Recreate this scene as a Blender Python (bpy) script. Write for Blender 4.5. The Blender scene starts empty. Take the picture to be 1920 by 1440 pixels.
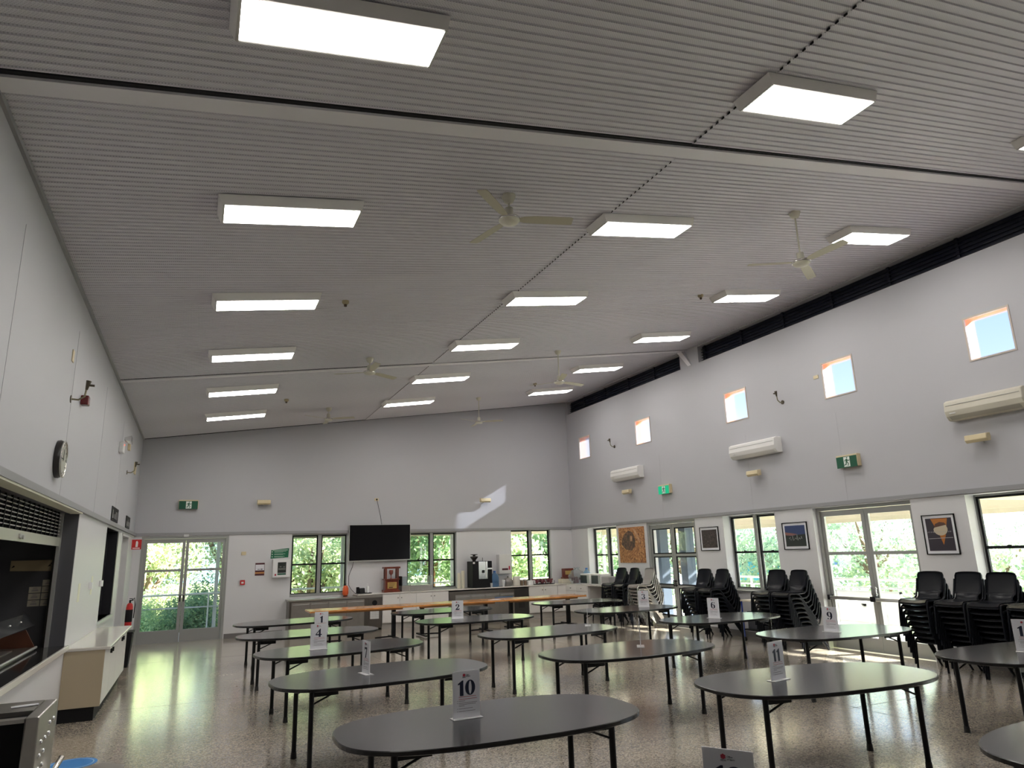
import bpy, math, random
from mathutils import Vector, Matrix
random.seed(7)
PI = math.pi
C = bpy.context.scene.collection
SC = bpy.context.scene

# ------------------------------------------------------------------ room numbers
XL, XR, D = -1.476, 11.195, 20.385
ZL, ZR = 5.15, 6.8986
SL = (ZR - ZL) / (XR - XL)
RB, RT = 2.64, 2.708
def ceil_z(x): return ZL + SL * (x - XL)
YF = -4.0     # wall behind the camera

# ------------------------------------------------------------------ materials
MATS = {}
def mat(name, col=(0.8, 0.8, 0.8), rough=0.5, metal=0.0, spec=0.5, coat=0.0, noise=0.0, nscale=20, bump=0.0, bscale=40, emit=None, estr=0, alpha=1, coatr=0.1):
    if name in MATS: return MATS[name]
    m = bpy.data.materials.new(name); m.use_nodes = True
    nt = m.node_tree; b = nt.nodes['Principled BSDF']
    b.inputs['Base Color'].default_value = (*col, 1)
    b.inputs['Roughness'].default_value = rough
    b.inputs['Metallic'].default_value = metal
    b.inputs['Specular IOR Level'].default_value = spec
    b.inputs['Coat Weight'].default_value = coat
    b.inputs['Coat Roughness'].default_value = coatr
    if noise > 0 or bump > 0:
        tc = nt.nodes.new('ShaderNodeTexCoord')
    if noise > 0:
        n = nt.nodes.new('ShaderNodeTexNoise'); n.inputs['Scale'].default_value = nscale; n.inputs['Detail'].default_value = 4
        nt.links.new(tc.outputs['Object'], n.inputs['Vector'])
        r = nt.nodes.new('ShaderNodeValToRGB')
        r.color_ramp.elements[0].position = .3; r.color_ramp.elements[1].position = .7
        r.color_ramp.elements[0].color = (*[c * (1 - noise) for c in col], 1)
        r.color_ramp.elements[1].color = (*[min(1, c * (1 + noise)) for c in col], 1)
        nt.links.new(n.outputs['Fac'], r.inputs['Fac']); nt.links.new(r.outputs['Color'], b.inputs['Base Color'])
    if bump > 0:
        n2 = nt.nodes.new('ShaderNodeTexNoise'); n2.inputs['Scale'].default_value = bscale; n2.inputs['Detail'].default_value = 3
        nt.links.new(tc.outputs['Object'], n2.inputs['Vector'])
        bp = nt.nodes.new('ShaderNodeBump'); bp.inputs['Strength'].default_value = bump; bp.inputs['Distance'].default_value = .01
        nt.links.new(n2.outputs['Fac'], bp.inputs['Height']); nt.links.new(bp.outputs['Normal'], b.inputs['Normal'])
    if emit:
        b.inputs['Emission Color'].default_value = (*emit, 1); b.inputs['Emission Strength'].default_value = estr
    MATS[name] = m
    return m

def mat_glass(name, tint=(0.97, 0.99, 0.98), refl=0.06, transl=0.0, rough=0.02):
    m = bpy.data.materials.new(name); m.use_nodes = True
    nt = m.node_tree; nt.nodes.clear()
    out = nt.nodes.new('ShaderNodeOutputMaterial')
    tr = nt.nodes.new('ShaderNodeBsdfTransparent'); tr.inputs[0].default_value = (*tint, 1)
    gl = nt.nodes.new('ShaderNodeBsdfGlossy'); gl.inputs['Roughness'].default_value = rough
    lw = nt.nodes.new('ShaderNodeLayerWeight'); pw = nt.nodes.new('ShaderNodeMath'); pw.operation = 'POWER'; pw.inputs[1].default_value = 4.5
    fr = nt.nodes.new('ShaderNodeMath'); fr.operation = 'MULTIPLY_ADD'; fr.inputs[1].default_value = .55; fr.inputs[2].default_value = refl * .5
    nt.links.new(lw.outputs['Facing'], pw.inputs[0]); nt.links.new(pw.outputs[0], fr.inputs[0])
    mx = nt.nodes.new('ShaderNodeMixShader')
    nt.links.new(fr.outputs[0], mx.inputs[0]); nt.links.new(tr.outputs[0], mx.inputs[1]); nt.links.new(gl.outputs[0], mx.inputs[2])
    last = mx
    if transl > 0:
        tl = nt.nodes.new('ShaderNodeBsdfTranslucent'); tl.inputs[0].default_value = (.95, .96, 1, 1)
        m2 = nt.nodes.new('ShaderNodeMixShader'); m2.inputs[0].default_value = transl
        nt.links.new(mx.outputs[0], m2.inputs[1]); nt.links.new(tl.outputs[0], m2.inputs[2]); last = m2
    nt.links.new(last.outputs[0], out.inputs[0])
    MATS[name] = m
    return m

def mat_leaf(name, col, tl=0.5):
    m = bpy.data.materials.new(name); m.use_nodes = True
    nt = m.node_tree; nt.nodes.clear()
    out = nt.nodes.new('ShaderNodeOutputMaterial')
    tc = nt.nodes.new('ShaderNodeTexCoord'); n = nt.nodes.new('ShaderNodeTexNoise'); n.inputs['Scale'].default_value = 9
    nt.links.new(tc.outputs['Object'], n.inputs['Vector'])
    r = nt.nodes.new('ShaderNodeValToRGB')
    r.color_ramp.elements[0].position = .35; r.color_ramp.elements[1].position = .65
    r.color_ramp.elements[0].color = (col[0] * .45, col[1] * .6, col[2] * .6, 1); r.color_ramp.elements[1].color = (*col, 1)
    nt.links.new(n.outputs['Fac'], r.inputs['Fac'])
    d = nt.nodes.new('ShaderNodeBsdfDiffuse'); t = nt.nodes.new('ShaderNodeBsdfTranslucent')
    nt.links.new(r.outputs[0], d.inputs[0]); nt.links.new(r.outputs[0], t.inputs[0])
    mx = nt.nodes.new('ShaderNodeMixShader'); mx.inputs[0].default_value = tl
    nt.links.new(d.outputs[0], mx.inputs[1]); nt.links.new(t.outputs[0], mx.inputs[2]); nt.links.new(mx.outputs[0], out.inputs[0])
    MATS[name] = m
    return m

def mat_floor():
    m = bpy.data.materials.new('polished_aggregate'); m.use_nodes = True
    nt = m.node_tree; b = nt.nodes['Principled BSDF']; L = nt.links.new
    tc = nt.nodes.new('ShaderNodeTexCoord')
    v = nt.nodes.new('ShaderNodeTexVoronoi'); v.inputs['Scale'].default_value = 75; L(tc.outputs['Object'], v.inputs['Vector'])
    r = nt.nodes.new('ShaderNodeValToRGB')
    e = r.color_ramp.elements
    e[0].position = 0.0; e[0].color = (.20, .17, .135, 1); e[1].position = 1.0; e[1].color = (.56, .51, .43, 1)
    e2 = r.color_ramp.elements.new(.45); e2.color = (.37, .325, .27, 1)
    sx = nt.nodes.new('ShaderNodeSeparateColor'); L(v.outputs['Color'], sx.inputs[0]); L(sx.outputs[0], r.inputs['Fac'])
    n = nt.nodes.new('ShaderNodeTexNoise'); n.inputs['Scale'].default_value = .9; n.inputs['Detail'].default_value = 5; L(tc.outputs['Object'], n.inputs['Vector'])
    r2 = nt.nodes.new('ShaderNodeValToRGB'); r2.color_ramp.elements[0].position = .3; r2.color_ramp.elements[1].position = .7
    r2.color_ramp.elements[0].color = (.82, .82, .84, 1); r2.color_ramp.elements[1].color = (1.08, 1.06, 1.02, 1)
    L(n.outputs['Fac'], r2.inputs['Fac'])
    mx = nt.nodes.new('ShaderNodeMix'); mx.data_type = 'RGBA'; mx.blend_type = 'MULTIPLY'; mx.inputs[0].default_value = 1
    L(r.outputs[0], mx.inputs[6]); L(r2.outputs[0], mx.inputs[7]); L(mx.outputs[2], b.inputs['Base Color'])
    rr = nt.nodes.new('ShaderNodeMapRange'); rr.inputs[3].default_value = .11; rr.inputs[4].default_value = .22
    L(n.outputs['Fac'], rr.inputs[0]); L(rr.outputs[0], b.inputs['Roughness'])
    b.inputs['Specular IOR Level'].default_value = .7
    b.inputs['Coat Weight'].default_value = .5; b.inputs['Coat Roughness'].default_value = .13
    n3 = nt.nodes.new('ShaderNodeTexNoise'); n3.inputs['Scale'].default_value = 7; n3.inputs['Detail'].default_value = 2
    L(tc.outputs['Object'], n3.inputs['Vector'])
    bp = nt.nodes.new('ShaderNodeBump'); bp.inputs['Strength'].default_value = .12; bp.inputs['Distance'].default_value = .01
    L(n3.outputs['Fac'], bp.inputs['Height']); L(bp.outputs['Normal'], b.inputs['Normal'])
    MATS['floor'] = m
    return m

def mat_perf():
    m = bpy.data.materials.new('perforated_ceiling_metal'); m.use_nodes = True
    nt = m.node_tree; b = nt.nodes['Principled BSDF']; L = nt.links.new
    b.inputs['Roughness'].default_value = .42; b.inputs['Specular IOR Level'].default_value = .5
    tc = nt.nodes.new('ShaderNodeTexCoord')
    sep = nt.nodes.new('ShaderNodeSeparateXYZ'); L(tc.outputs['Object'], sep.inputs[0])
    def sn(o):
        a = nt.nodes.new('ShaderNodeMath'); a.operation = 'MULTIPLY'; a.inputs[1].default_value = 2 * PI / .021
        L(sep.outputs[o], a.inputs[0]); s = nt.nodes.new('ShaderNodeMath'); s.operation = 'SINE'; L(a.outputs[0], s.inputs[0]); return s
    p = nt.nodes.new('ShaderNodeMath'); p.operation = 'MULTIPLY'; L(sn(0).outputs[0], p.inputs[0]); L(sn(1).outputs[0], p.inputs[1])
    r = nt.nodes.new('ShaderNodeValToRGB'); r.color_ramp.elements[0].position = .35; r.color_ramp.elements[1].position = .55
    r.color_ramp.elements[0].color = (.70, .685, .73, 1); r.color_ramp.elements[1].color = (.50, .49, .525, 1)
    L(p.outputs[0], r.inputs['Fac']); L(r.outputs[0], b.inputs['Base Color'])
    MATS['perf'] = m
    return m

wall_m = mat('wall_paint', (.47, .47, .50), .55, bump=.08, bscale=120)
wall_w = mat('white_wall_panel', (.65, .645, .66), .4)
trim_m = mat('grey_rail_paint', (.30, .30, .31), .5)
base_m = mat('grey_skirting_vinyl', (.17, .16, .155), .5)
floor_m = mat_floor()
perf_m = mat_perf()
ceil_trim = mat('ceiling_strip_metal', (.74, .72, .75), .45)
black_gap = mat('shadow_gap_black', (.012, .012, .014), .8)
louv_m = mat('dark_louvre_glass', (.006, .008, .02), .3)
alu = mat('aluminium_frame', (.35, .355, .345), .42, .35)
alu_blk = mat('black_sash_frame', (.010, .010, .012), .5, spec=.2)
alu_lt = mat('silver_metal', (.62, .62, .60), .35, .7)
glass = mat_glass('window_glass')
streak_glass = mat_glass('clear_tinted_glass', (.30, .32, .36), transl=.07, rough=.3)
def mat_frost(name, tint):
    m = bpy.data.materials.new(name); m.use_nodes = True
    nt = m.node_tree; nt.nodes.clear()
    out = nt.nodes.new('ShaderNodeOutputMaterial'); rf = nt.nodes.new('ShaderNodeBsdfRefraction')
    rf.inputs['Color'].default_value = (*tint, 1); rf.inputs['IOR'].default_value = 1.25; rf.inputs['Roughness'].default_value = .32
    nt.links.new(rf.outputs[0], out.inputs[0]); MATS[name] = m
    return m
frost2 = mat_frost('obscure_glass', (.72, .755, .83))
terra = mat('orange_render', (.85, .27, .12), .7)
white_pl = mat('white_plastic', (.78, .78, .77), .35)
cream_pl = mat('cream_plastic', (.66, .56, .36), .45)
fan_m = mat('aged_white_fan_enamel', (.62, .60, .50), .35)
fan_b = mat('aged_cream_blade', (.50, .47, .36), .4)
lamp_e = mat('lit_diffuser', (.9, .9, .85), .5, emit=(1, .96, .90), estr=13.0)
lamp_b = mat('light_housing', (.92, .90, .87), .45)
tab_m = mat('black_laminate', (.020, .020, .022), .21, spec=.45, noise=.06, nscale=60, coat=.35, coatr=.12)
tab_e = mat('black_table_edge', (.008, .008, .009), .25)
leg_m = mat('black_powder_coat', (.008, .008, .009), .4, spec=.25)
leg_f = mat('black_rubber', (.015, .015, .015), .7)
chair_m = mat('charcoal_plastic', (.0065, .0075, .011), .28, spec=.16, bump=.05, bscale=300)
chair_g = mat('old_grey_plastic', (.30, .28, .26), .45)
chrome = mat('chrome_tube', (.62, .60, .57), .22, 1.0)
steel = mat('brushed_stainless', (.50, .48, .45), .3, .95, noise=.06, nscale=8)
steel_d = mat('dark_stainless', (.20, .18, .16), .32, .9)
acryl = mat('clear_acrylic', (.80, .80, .82), .15, spec=.6)
paper = mat('white_paper', (.74, .74, .78), .6)
navy = mat('navy_ink', (.008, .011, .035), .6)
redink = mat('red_ink', (.45, .03, .06), .6)
greyink = mat('grey_ink', (.25, .22, .25), .7)
black = mat('plain_black', (.010, .010, .011), .55, spec=.2)
screen_m = mat('tv_screen_glass', (.004, .004, .005), .12)
exit_g = mat('exit_green', (.0, .085, .04), .45)
exit_w = mat('exit_white', (.8, .85, .8), .4)
exit_lg = mat('lit_exit_green', (.0, .30, .15), .4, emit=(0, .6, .3), estr=.25)
red_m = mat('fire_red', (.55, .02, .02), .35)
dred_m = mat('dark_red_lens', (.12, .008, .01), .2)
cabin = mat('white_laminate', (.74, .72, .69), .35)
cabin_b = mat('beige_end_panel', (.46, .385, .27), .5)
ctop = mat('pale_worktop', (.70, .67, .62), .15, spec=.6)
dtop = mat('dark_stone_worktop', (.025, .024, .024), .08, spec=.7)
wood = mat('varnished_pine', (.62, .27, .08), .22, noise=.18, nscale=6, coat=.3)
wood_e = mat('pine_edge', (.42, .20, .07), .4)
dwood = mat('dark_red_wood', (.16, .028, .012), .3, noise=.3, nscale=9)
brown_m = mat('brown_panel', (.10, .035, .018), .4)
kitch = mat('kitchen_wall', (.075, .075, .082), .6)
gold = mat('brass_plate', (.60, .42, .14), .35, .6)
orange = mat('orange_plastic', (.75, .12, .03), .4)
bluepl = mat_glass('blue_bottle_plastic', (.35, .60, .85), transl=.25, rough=.1)
clearpl = mat_glass('clear_plastic', (.85, .88, .9), transl=.2, rough=.1)
bluesolid = mat('blue_paint', (.02, .05, .28), .4)
sticker = mat('sticker_blue', (.02, .22, .60), .4)
deck_m = mat('concrete_deck', (.72, .71, .69), .7, noise=.12, nscale=3)
roof_m = mat('cream_roof_soffit', (.84, .75, .67), .6)
beam_m = mat('cream_beam', (.42, .38, .30), .6)
post_m = mat('painted_post', (.40, .41, .42), .5)
bpost_m = mat('blue_grey_post', (.035, .055, .09), .5)
grass_m = mat('grass', (.30, .36, .16), .9, noise=.4, nscale=2)
bark_m = mat('bark', (.22, .15, .11), .9, noise=.3, nscale=10)
barkr_m = mat('reddish_bark', (.36, .17, .12), .9, noise=.3, nscale=10)
water_m = mat('lake_water', (.55, .65, .72), .15, spec=.6)
hill_m = mat('distant_hill', (.16, .26, .33), 1, noise=.2, nscale=.05)
lf_y = mat_leaf('leaf_yellow_green', (.72, .73, .44))
lf_yp = mat_leaf('leaf_yellow_washed_out', (.84, .85, .66))  # yellow-green leaf paled to paint in blown-out daylight
lf_gp = mat_leaf('leaf_green_washed_out', (.70, .78, .62))  # green leaf with washed-out brightness put into its colour
lf_g = mat_leaf('leaf_bright_green', (.50, .62, .35))
lf_d = mat_leaf('leaf_deep_green', (.32, .43, .27))
lf_p = mat_leaf('leaf_pale_gum', (.72, .77, .62))
mesh_m = mat('perforated_screen', (.55, .54, .50), .7)
poster_m = None

# ------------------------------------------------------------------ mesh builder
class MB:
    def __init__(s): s.v = []; s.f = []; s.sm = []; s.mi = []; s.cur = 0
    def add(s, vs, fs, smooth=False):
        o = len(s.v); s.v += [tuple(v) for v in vs]
        for f in fs: s.f.append([i + o for i in f]); s.sm.append(smooth); s.mi.append(s.cur)
        return s
    def box(s, x0, x1, y0, y1, z0, z1):
        x0, x1 = min(x0, x1), max(x0, x1); y0, y1 = min(y0, y1), max(y0, y1); z0, z1 = min(z0, z1), max(z0, z1)
        return s.add([(x0, y0, z0), (x1, y0, z0), (x1, y1, z0), (x0, y1, z0), (x0, y0, z1), (x1, y0, z1), (x1, y1, z1), (x0, y1, z1)],
              [(0, 3, 2, 1), (4, 5, 6, 7), (0, 1, 5, 4), (1, 2, 6, 5), (2, 3, 7, 6), (3, 0, 4, 7)])
    def hexa(s, a, b):   # two quads (bottom/top lists of 4 points)
        return s.add(list(a) + list(b), [(0, 3, 2, 1), (4, 5, 6, 7), (0, 1, 5, 4), (1, 2, 6, 5), (2, 3, 7, 6), (3, 0, 4, 7)])
    def tube(s, pts, r, n=8, rs=None, smooth=True, rot=0):
        pts = [Vector(p) for p in pts]; rings = []
        t0 = (pts[1] - pts[0]).normalized(); up = Vector((0, 0, 1)) if abs(t0.z) < .9 else Vector((1, 0, 0))
        N = t0.cross(up).normalized()
        for i, p in enumerate(pts):
            if i == 0: t = (pts[1] - p)
            elif i == len(pts) - 1: t = (p - pts[i - 1])
            else: t = (pts[i + 1] - p).normalized() + (p - pts[i - 1]).normalized()
            t.normalize(); N = (N - t * N.dot(t)).normalized(); B = t.cross(N)
            k = rs[i] if rs else r
            rings.append([p + (N * math.cos(2 * PI * j / n + rot) + B * math.sin(2 * PI * j / n + rot)) * k for j in range(n)])
        o = [v for rg in rings for v in rg]; f = []
        for i in range(len(rings) - 1):
            for j in range(n):
                a = i * n + j; b = i * n + (j + 1) % n; f.append((a, b, b + n, a + n))
        s.add(o, f, smooth); k = len(rings) - 1
        s.add(rings[0], [tuple(range(n))[::-1]]); s.add(rings[k], [tuple(range(n))])
        return s
    def cyl(s, x, y, z0, z1, r, n=20, r1=None):
        return s.tube([(x, y, z0), (x, y, z1)], r, n, rs=[r, r if r1 is None else r1])
    def lathe(s, prof, n=24, c=(0, 0, 0), ax='z', caps=True):
        vs = []; 
        for r, z in prof:
            for j in range(n):
                a = 2 * PI * j / n; p = (r * math.cos(a), r * math.sin(a), z)
                if ax == 'x': p = (z, p[0], p[1])
                if ax == 'y': p = (p[0], z, p[1])
                vs.append((p[0] + c[0], p[1] + c[1], p[2] + c[2]))
        f = []
        for i in range(len(prof) - 1):
            for j in range(n):
                a = i * n + j; b = i * n + (j + 1) % n; f.append((a, b, b + n, a + n))
        s.add(vs, f, True)
        if caps: s.add(vs[:n], [tuple(range(n))[::-1]]); s.add(vs[-n:], [tuple(range(n))])
        return s
    def prism(s, poly, fn):   # poly 2D, fn(u,v,w) -> 3D, w in 0..1
        n = len(poly); a = [fn(u, v, 0) for u, v in poly]; b = [fn(u, v, 1) for u, v in poly]
        return s.add(a + b, [tuple(range(n))[::-1], tuple(range(n, 2 * n))] + [(i, (i + 1) % n, (i + 1) % n + n, i + n) for i in range(n)])
    def build(s, name, m, parent=None, bevel=0, loc=None):
        me = bpy.data.meshes.new(name); me.from_pydata(s.v, [], s.f)
        for i, p in enumerate(me.polygons): p.use_smooth = s.sm[i]; p.material_index = s.mi[i]
        ms = m if isinstance(m, (list, tuple)) else [m]
        for q in ms: me.materials.append(q)
        me.update()
        o = bpy.data.objects.new(name, me); C.objects.link(o)
        if parent: o.parent = parent
        if loc: o.location = loc
        if bevel:
            bv = o.modifiers.new('bevel', 'BEVEL'); bv.width = bevel; bv.segments = 2; bv.limit_method = 'ANGLE'
        return o

def tag(o, label=None, cat=None, group=None, kind=None):
    if label: o['label'] = label
    if cat: o['category'] = cat
    if group: o['group'] = group
    if kind: o['kind'] = kind
    return o
def thing(name, label, cat, loc=(0, 0, 0), rz=0, group=None):
    o = bpy.data.objects.new(name, None); C.objects.link(o); o.location = loc; o.rotation_euler = (0, 0, rz); o.empty_display_size = .1
    return tag(o, label, cat, group)
def setting(name, loc=(0, 0, 0)):
    o = bpy.data.objects.new(name, None); C.objects.link(o); o.location = loc; o.empty_display_size = .1; o['kind'] = 'structure'
    return o
def struct(name, mb, m, bevel=0):
    return tag(mb.build(name, m, bevel=bevel), kind='structure')
def kids(o): return [c for c in CHILD.get(o.name, [])]
def copy_tree(root, loc, rz=None, label=None, group=None):
    def rec(o, par):
        c = o.copy(); C.objects.link(c)
        if par is not None: c.parent = par
        for ch in [x for x in o.children]: rec(ch, c)
        return c
    r = rec(root, None); r.location = loc
    if rz is not None: r.rotation_euler = (r.rotation_euler[0], r.rotation_euler[1], rz)
    if label: r['label'] = label
    if group: r['group'] = group
    return r
def text_mb(s, size, extrude=.0006, bold=0.0, align='CENTER'):
    cu = bpy.data.curves.new('t', 'FONT'); cu.body = s; cu.size = size; cu.extrude = extrude; cu.offset = bold; cu.align_x = align
    o = bpy.data.objects.new('t', cu); C.objects.link(o)
    bpy.context.view_layer.update()
    me = bpy.data.meshes.new_from_object(o.evaluated_get(bpy.context.evaluated_depsgraph_get()))
    mb = MB(); mb.add([tuple(v.co) for v in me.vertices], [tuple(p.vertices) for p in me.polygons])
    bpy.data.objects.remove(o); bpy.data.curves.remove(cu); bpy.data.meshes.remove(me)
    return mb
def xform(mb, fn):
    mb.v = [tuple(fn(*p)) for p in mb.v]; return mb

# wall coordinate mapping: u along the wall, d outward (away from the room), z up
def WP(w, u, d, z):
    if w == 'R': return (XR + d, u, z)
    if w == 'B': return (u, D + d, z)
    if w == 'L': return (XL - d, u, z)
def wb(mb, w, u0, u1, d0, d1, z0, z1):
    a = WP(w, u0, d0, z0); b = WP(w, u1, d1, z1)
    return mb.box(a[0], b[0], a[1], b[1], a[2], b[2])
def wall_cells(mb, w, u0, u1, z0, z1, d0, d1, holes):
    us = sorted({u0, u1, *[h[i] for h in holes for i in (0, 1) if u0 < h[i] < u1]})
    zs = sorted({z0, z1, *[h[i] for h in holes for i in (2, 3) if z0 < h[i] < z1]})
    for i in range(len(us) - 1):
        run = None
        for j in range(len(zs) - 1):
            cu, cz = (us[i] + us[i + 1]) / 2, (zs[j] + zs[j + 1]) / 2
            inside = any(h[0] < cu < h[1] and h[2] < cz < h[3] for h in holes)
            if not inside:
                if run is None: run = [zs[j], zs[j + 1]]
                else: run[1] = zs[j + 1]
            if inside or j == len(zs) - 2:
                if run: wb(mb, w, us[i], us[i + 1], d0, d1, run[0], run[1]); run = None

# ------------------------------------------------------------------ room shell
struct('floor', MB().box(XL, XR, YF, D, -.2, 0), floor_m)
# floor joints
j = MB()
for y in (6.6, 11.6, 16.6): j.box(XL, XR, y, y + .006, 0, .0012)
for x in (3.4, 7.4): j.box(x, x + .006, YF, D, 0, .0012)
struct('trim_20', j, mat('joint_sealant', (.12, .11, .10), .6))

# openings
WR = [(17.65, 19.32, .97, 2.62), (14.05, 16.12, 0, 2.62), (11.40, 13.03, .97, 2.62), (8.24, 10.38, 0, 2.62), (5.6, 7.28, .97, 2.62), (2.4, 4.5, 0, 2.62)]
SQ = [(18.87, 19.56, 4.82, 5.52), (15.60, 16.31, 4.80, 5.48), (11.84, 12.56, 4.75, 5.45), (8.96, 9.68, 4.72, 5.43), (6.08, 6.78, 4.72, 5.42), (2.7, 3.4, 4.72, 5.42)]
LV = [(14.08, 20.27, 6.44, 6.86), (YF + .3, 13.34, 6.44, 6.86)]
m = MB(); wall_cells(m, 'R', YF, D, RB, ZR + .05, 0, .22, SQ + LV); wall_cells(m, 'R', YF, D, 0, RB, 0, .30, WR)
struct('wall_right', m, wall_m)
WB = [(-1.29, .78, 0, 2.62), (2.40, 3.93, .98, 2.62), (5.67, 7.21, .98, 2.62), (9.02, 10.42, 1.05, 2.66)]
m = MB(); wall_cells(m, 'B', XL, XR, 0, RB, 0, .25, WB)
# sloping upper part of back wall
def sloped(mb, y0, y1, zb):
    mb.hexa([(XL, y0, zb), (XR, y0, zb), (XR, y1, zb), (XL, y1, zb)], [(XL, y0, ceil_z(XL) + .03), (XR, y0, ceil_z(XR) + .03), (XR, y1, ceil_z(XR) + .03), (XL, y1, ceil_z(XL) + .03)])
sloped(m, D, D + .25, RB)
struct('wall_back', m, wall_m)
m = MB(); sloped(m, YF - .25, YF, 0); struct('wall_front', m, wall_m)
WL = [(2.2, 11.03, .90, RB), (14.36, 16.34, 1.0, 2.60), (17.25, 18.84, 0, 2.60)]
m = MB(); wall_cells(m, 'L', YF, D, RB, ZL + .03, 0, .2, []); wall_cells(m, 'L', YF, D, 0, RB, 0, .2, WL)
struct('wall_left', m, wall_m)
# whiter lining on the lower walls
m = MB(); wall_cells(m, 'L', YF, D, 0, RB, -.006, 0, WL); struct('trim_1', m, wall_w)
m = MB(); wall_cells(m, 'B', XL, XR, 0, RB, -.006, 0, WB); struct('trim_2', m, wall_w)
m = MB(); wall_cells(m, 'R', YF, D, 0, RB, -.006, 0, WR); struct('trim_3', m, wall_w)
# dado rails at the head of openings
struct('trim_4', wb(MB(), 'L', YF, D, -.05, 0, RB, RT), trim_m)
struct('trim_5', wb(MB(), 'B', XL, XR, -.04, 0, RB, RT), trim_m)
struct('trim_6', wb(MB(), 'R', YF, D, -.04, 0, RB, RT), trim_m)
# skirting
m = MB()
wb(m, 'B', .80, 2.25, -.014, 0, 0, .12); struct('baseboard_back', m, base_m)
m = MB()
for a, b in ((10.40, 14.03), (4.52, 8.22), (16.14, 16.9)): wb(m, 'R', a, b, -.014, 0, 0, .12)
struct('baseboard_right', m, base_m)
m = MB()
for a, b in ((18.86, D), (16.36, 17.23)): wb(m, 'L', a, b, -.014, 0, 0, .12)
struct('baseboard_left', m, base_m)
# panel joints on the walls
m = MB()
for y in (3.4, 6.4, 9.4, 12.4, 15.4): wb(m, 'L', y, y + .004, -.0025, 0, RT, 4.7)
for y in (9.5, 12.0, 4.6, 15.3): wb(m, 'R', y, y + .004, -.0025, 0, RT, 4.4)
struct('trim_7', m, mat('panel_joint_grey', (.40, .40, .43), .8))

# ceiling: ribbed perforated sheets running up the slope
def ribbed(mb, x0, x1, y0, y1, pitch, h, dz=0):
    prof = []; y = y0
    while y < y1 - 1e-6:
        prof += [(y, 0), (y + pitch * .66, 0), (y + pitch * .74, -h), (y + pitch * .92, -h)]; y += pitch
    prof.append((y1, 0))
    prof = [(min(a, y1), b) for a, b in prof]
    vs = []
    for a, b in prof: vs += [(x0, a, ceil_z(x0) + b + dz), (x1, a, ceil_z(x1) + b + dz)]
    mb.add(vs, [(2 * i, 2 * i + 1, 2 * i + 3, 2 * i + 2) for i in range(len(prof) - 1)])
    return mb
m = MB()
XS = 4.348
BEAMS = [(4.99, 5.17), (13.74, 13.90)]
for y0, y1 in ((YF, 4.97), (5.18, 13.72), (13.91, D)):
    ribbed(m, XL, XS + .02, y0, y1, .0836, .014, .004); ribbed(m, XS, XR, y0, y1, .0836, .014, -.003)
m.hexa([(XL - .2, YF, ceil_z(XL) + .03), (XR + .2, YF, ceil_z(XR) + .03), (XR + .2, D + .2, ceil_z(XR) + .03), (XL - .2, D + .2, ceil_z(XL) + .03)],
       [(XL - .2, YF, ceil_z(XL) + .2), (XR + .2, YF, ceil_z(XR) + .2), (XR + .2, D + .2, ceil_z(XR) + .2), (XL - .2, D + .2, ceil_z(XL) + .2)])
struct('ceiling', m, perf_m)
def slope_strip(mb, y0, y1, a, b, x0=XL, x1=XR):
    mb.hexa([(x0, y0, ceil_z(x0) - b), (x1, y0, ceil_z(x1) - b), (x1, y1, ceil_z(x1) - b), (x0, y1, ceil_z(x0) - b)],
            [(x0, y0, ceil_z(x0) - a), (x1, y0, ceil_z(x1) - a), (x1, y1, ceil_z(x1) - a), (x0, y1, ceil_z(x0) - a)])
m = MB(); slope_strip(m, 5.0, 5.18, -.02, .035); slope_strip(m, 13.755, 13.90, -.02, .03); struct('trim_8', m, ceil_trim)
m = MB(); slope_strip(m, 4.96, 5.0, -.03, .012); slope_strip(m, 13.72, 13.755, -.03, .01); slope_strip(m, D - .03, D, -.02, .02)
# zig-zag lap joint in the sheets
y = YF
while y < D - .1:
    if not (4.9 < y < 5.2 or 13.6 < y < 13.95): m.box(XS - .002, XS + .004, y + .03, y + .062, ceil_z(XS) - .0175, ceil_z(XS) + .0)
    y += .0836
struct('trim_9', m, black_gap)
m = MB(); m.hexa([(XL, YF, ZL - .05), (XL + .03, YF, ZL - .05), (XL + .03, D, ZL - .05), (XL, D, ZL - .05)], [(XL, YF, ZL), (XL + .03, YF, ZL), (XL + .03, D, ZL), (XL, D, ZL)])
struct('trim_10', m, trim_m)

# high dark louvres on the right
for k, (a, b, z0, z1) in enumerate(LV):
    w = setting('window_%d' % (20 + k))
    m = MB(); wb(m, 'R', a, b, .16, .18, z0, z1)
    u = a
    while u < b: wb(m, 'R', u, u + .05, .12, .16, z0, z1); u += 1.3
    z = z0 + .05
    m.build('louvre_panel', louv_m, w)
    s = MB()
    while z < z1 - .02: wb(s, 'R', a, b, .10, .15, z, z + .008); z += .07
    s.build('louvre_blade', louv_m, w)
m = MB()
m.hexa([(XR - .02, 13.62, 6.44), (XR + .1, 13.62, 6.44), (XR + .1, 13.74, 6.44), (XR - .02, 13.74, 6.44)], [(XR - .10, 13.86, 6.87), (XR + .1, 13.86, 6.87), (XR + .1, 14.04, 6.87), (XR - .10, 14.04, 6.87)])
struct('trim_11', m, ceil_trim)

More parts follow.
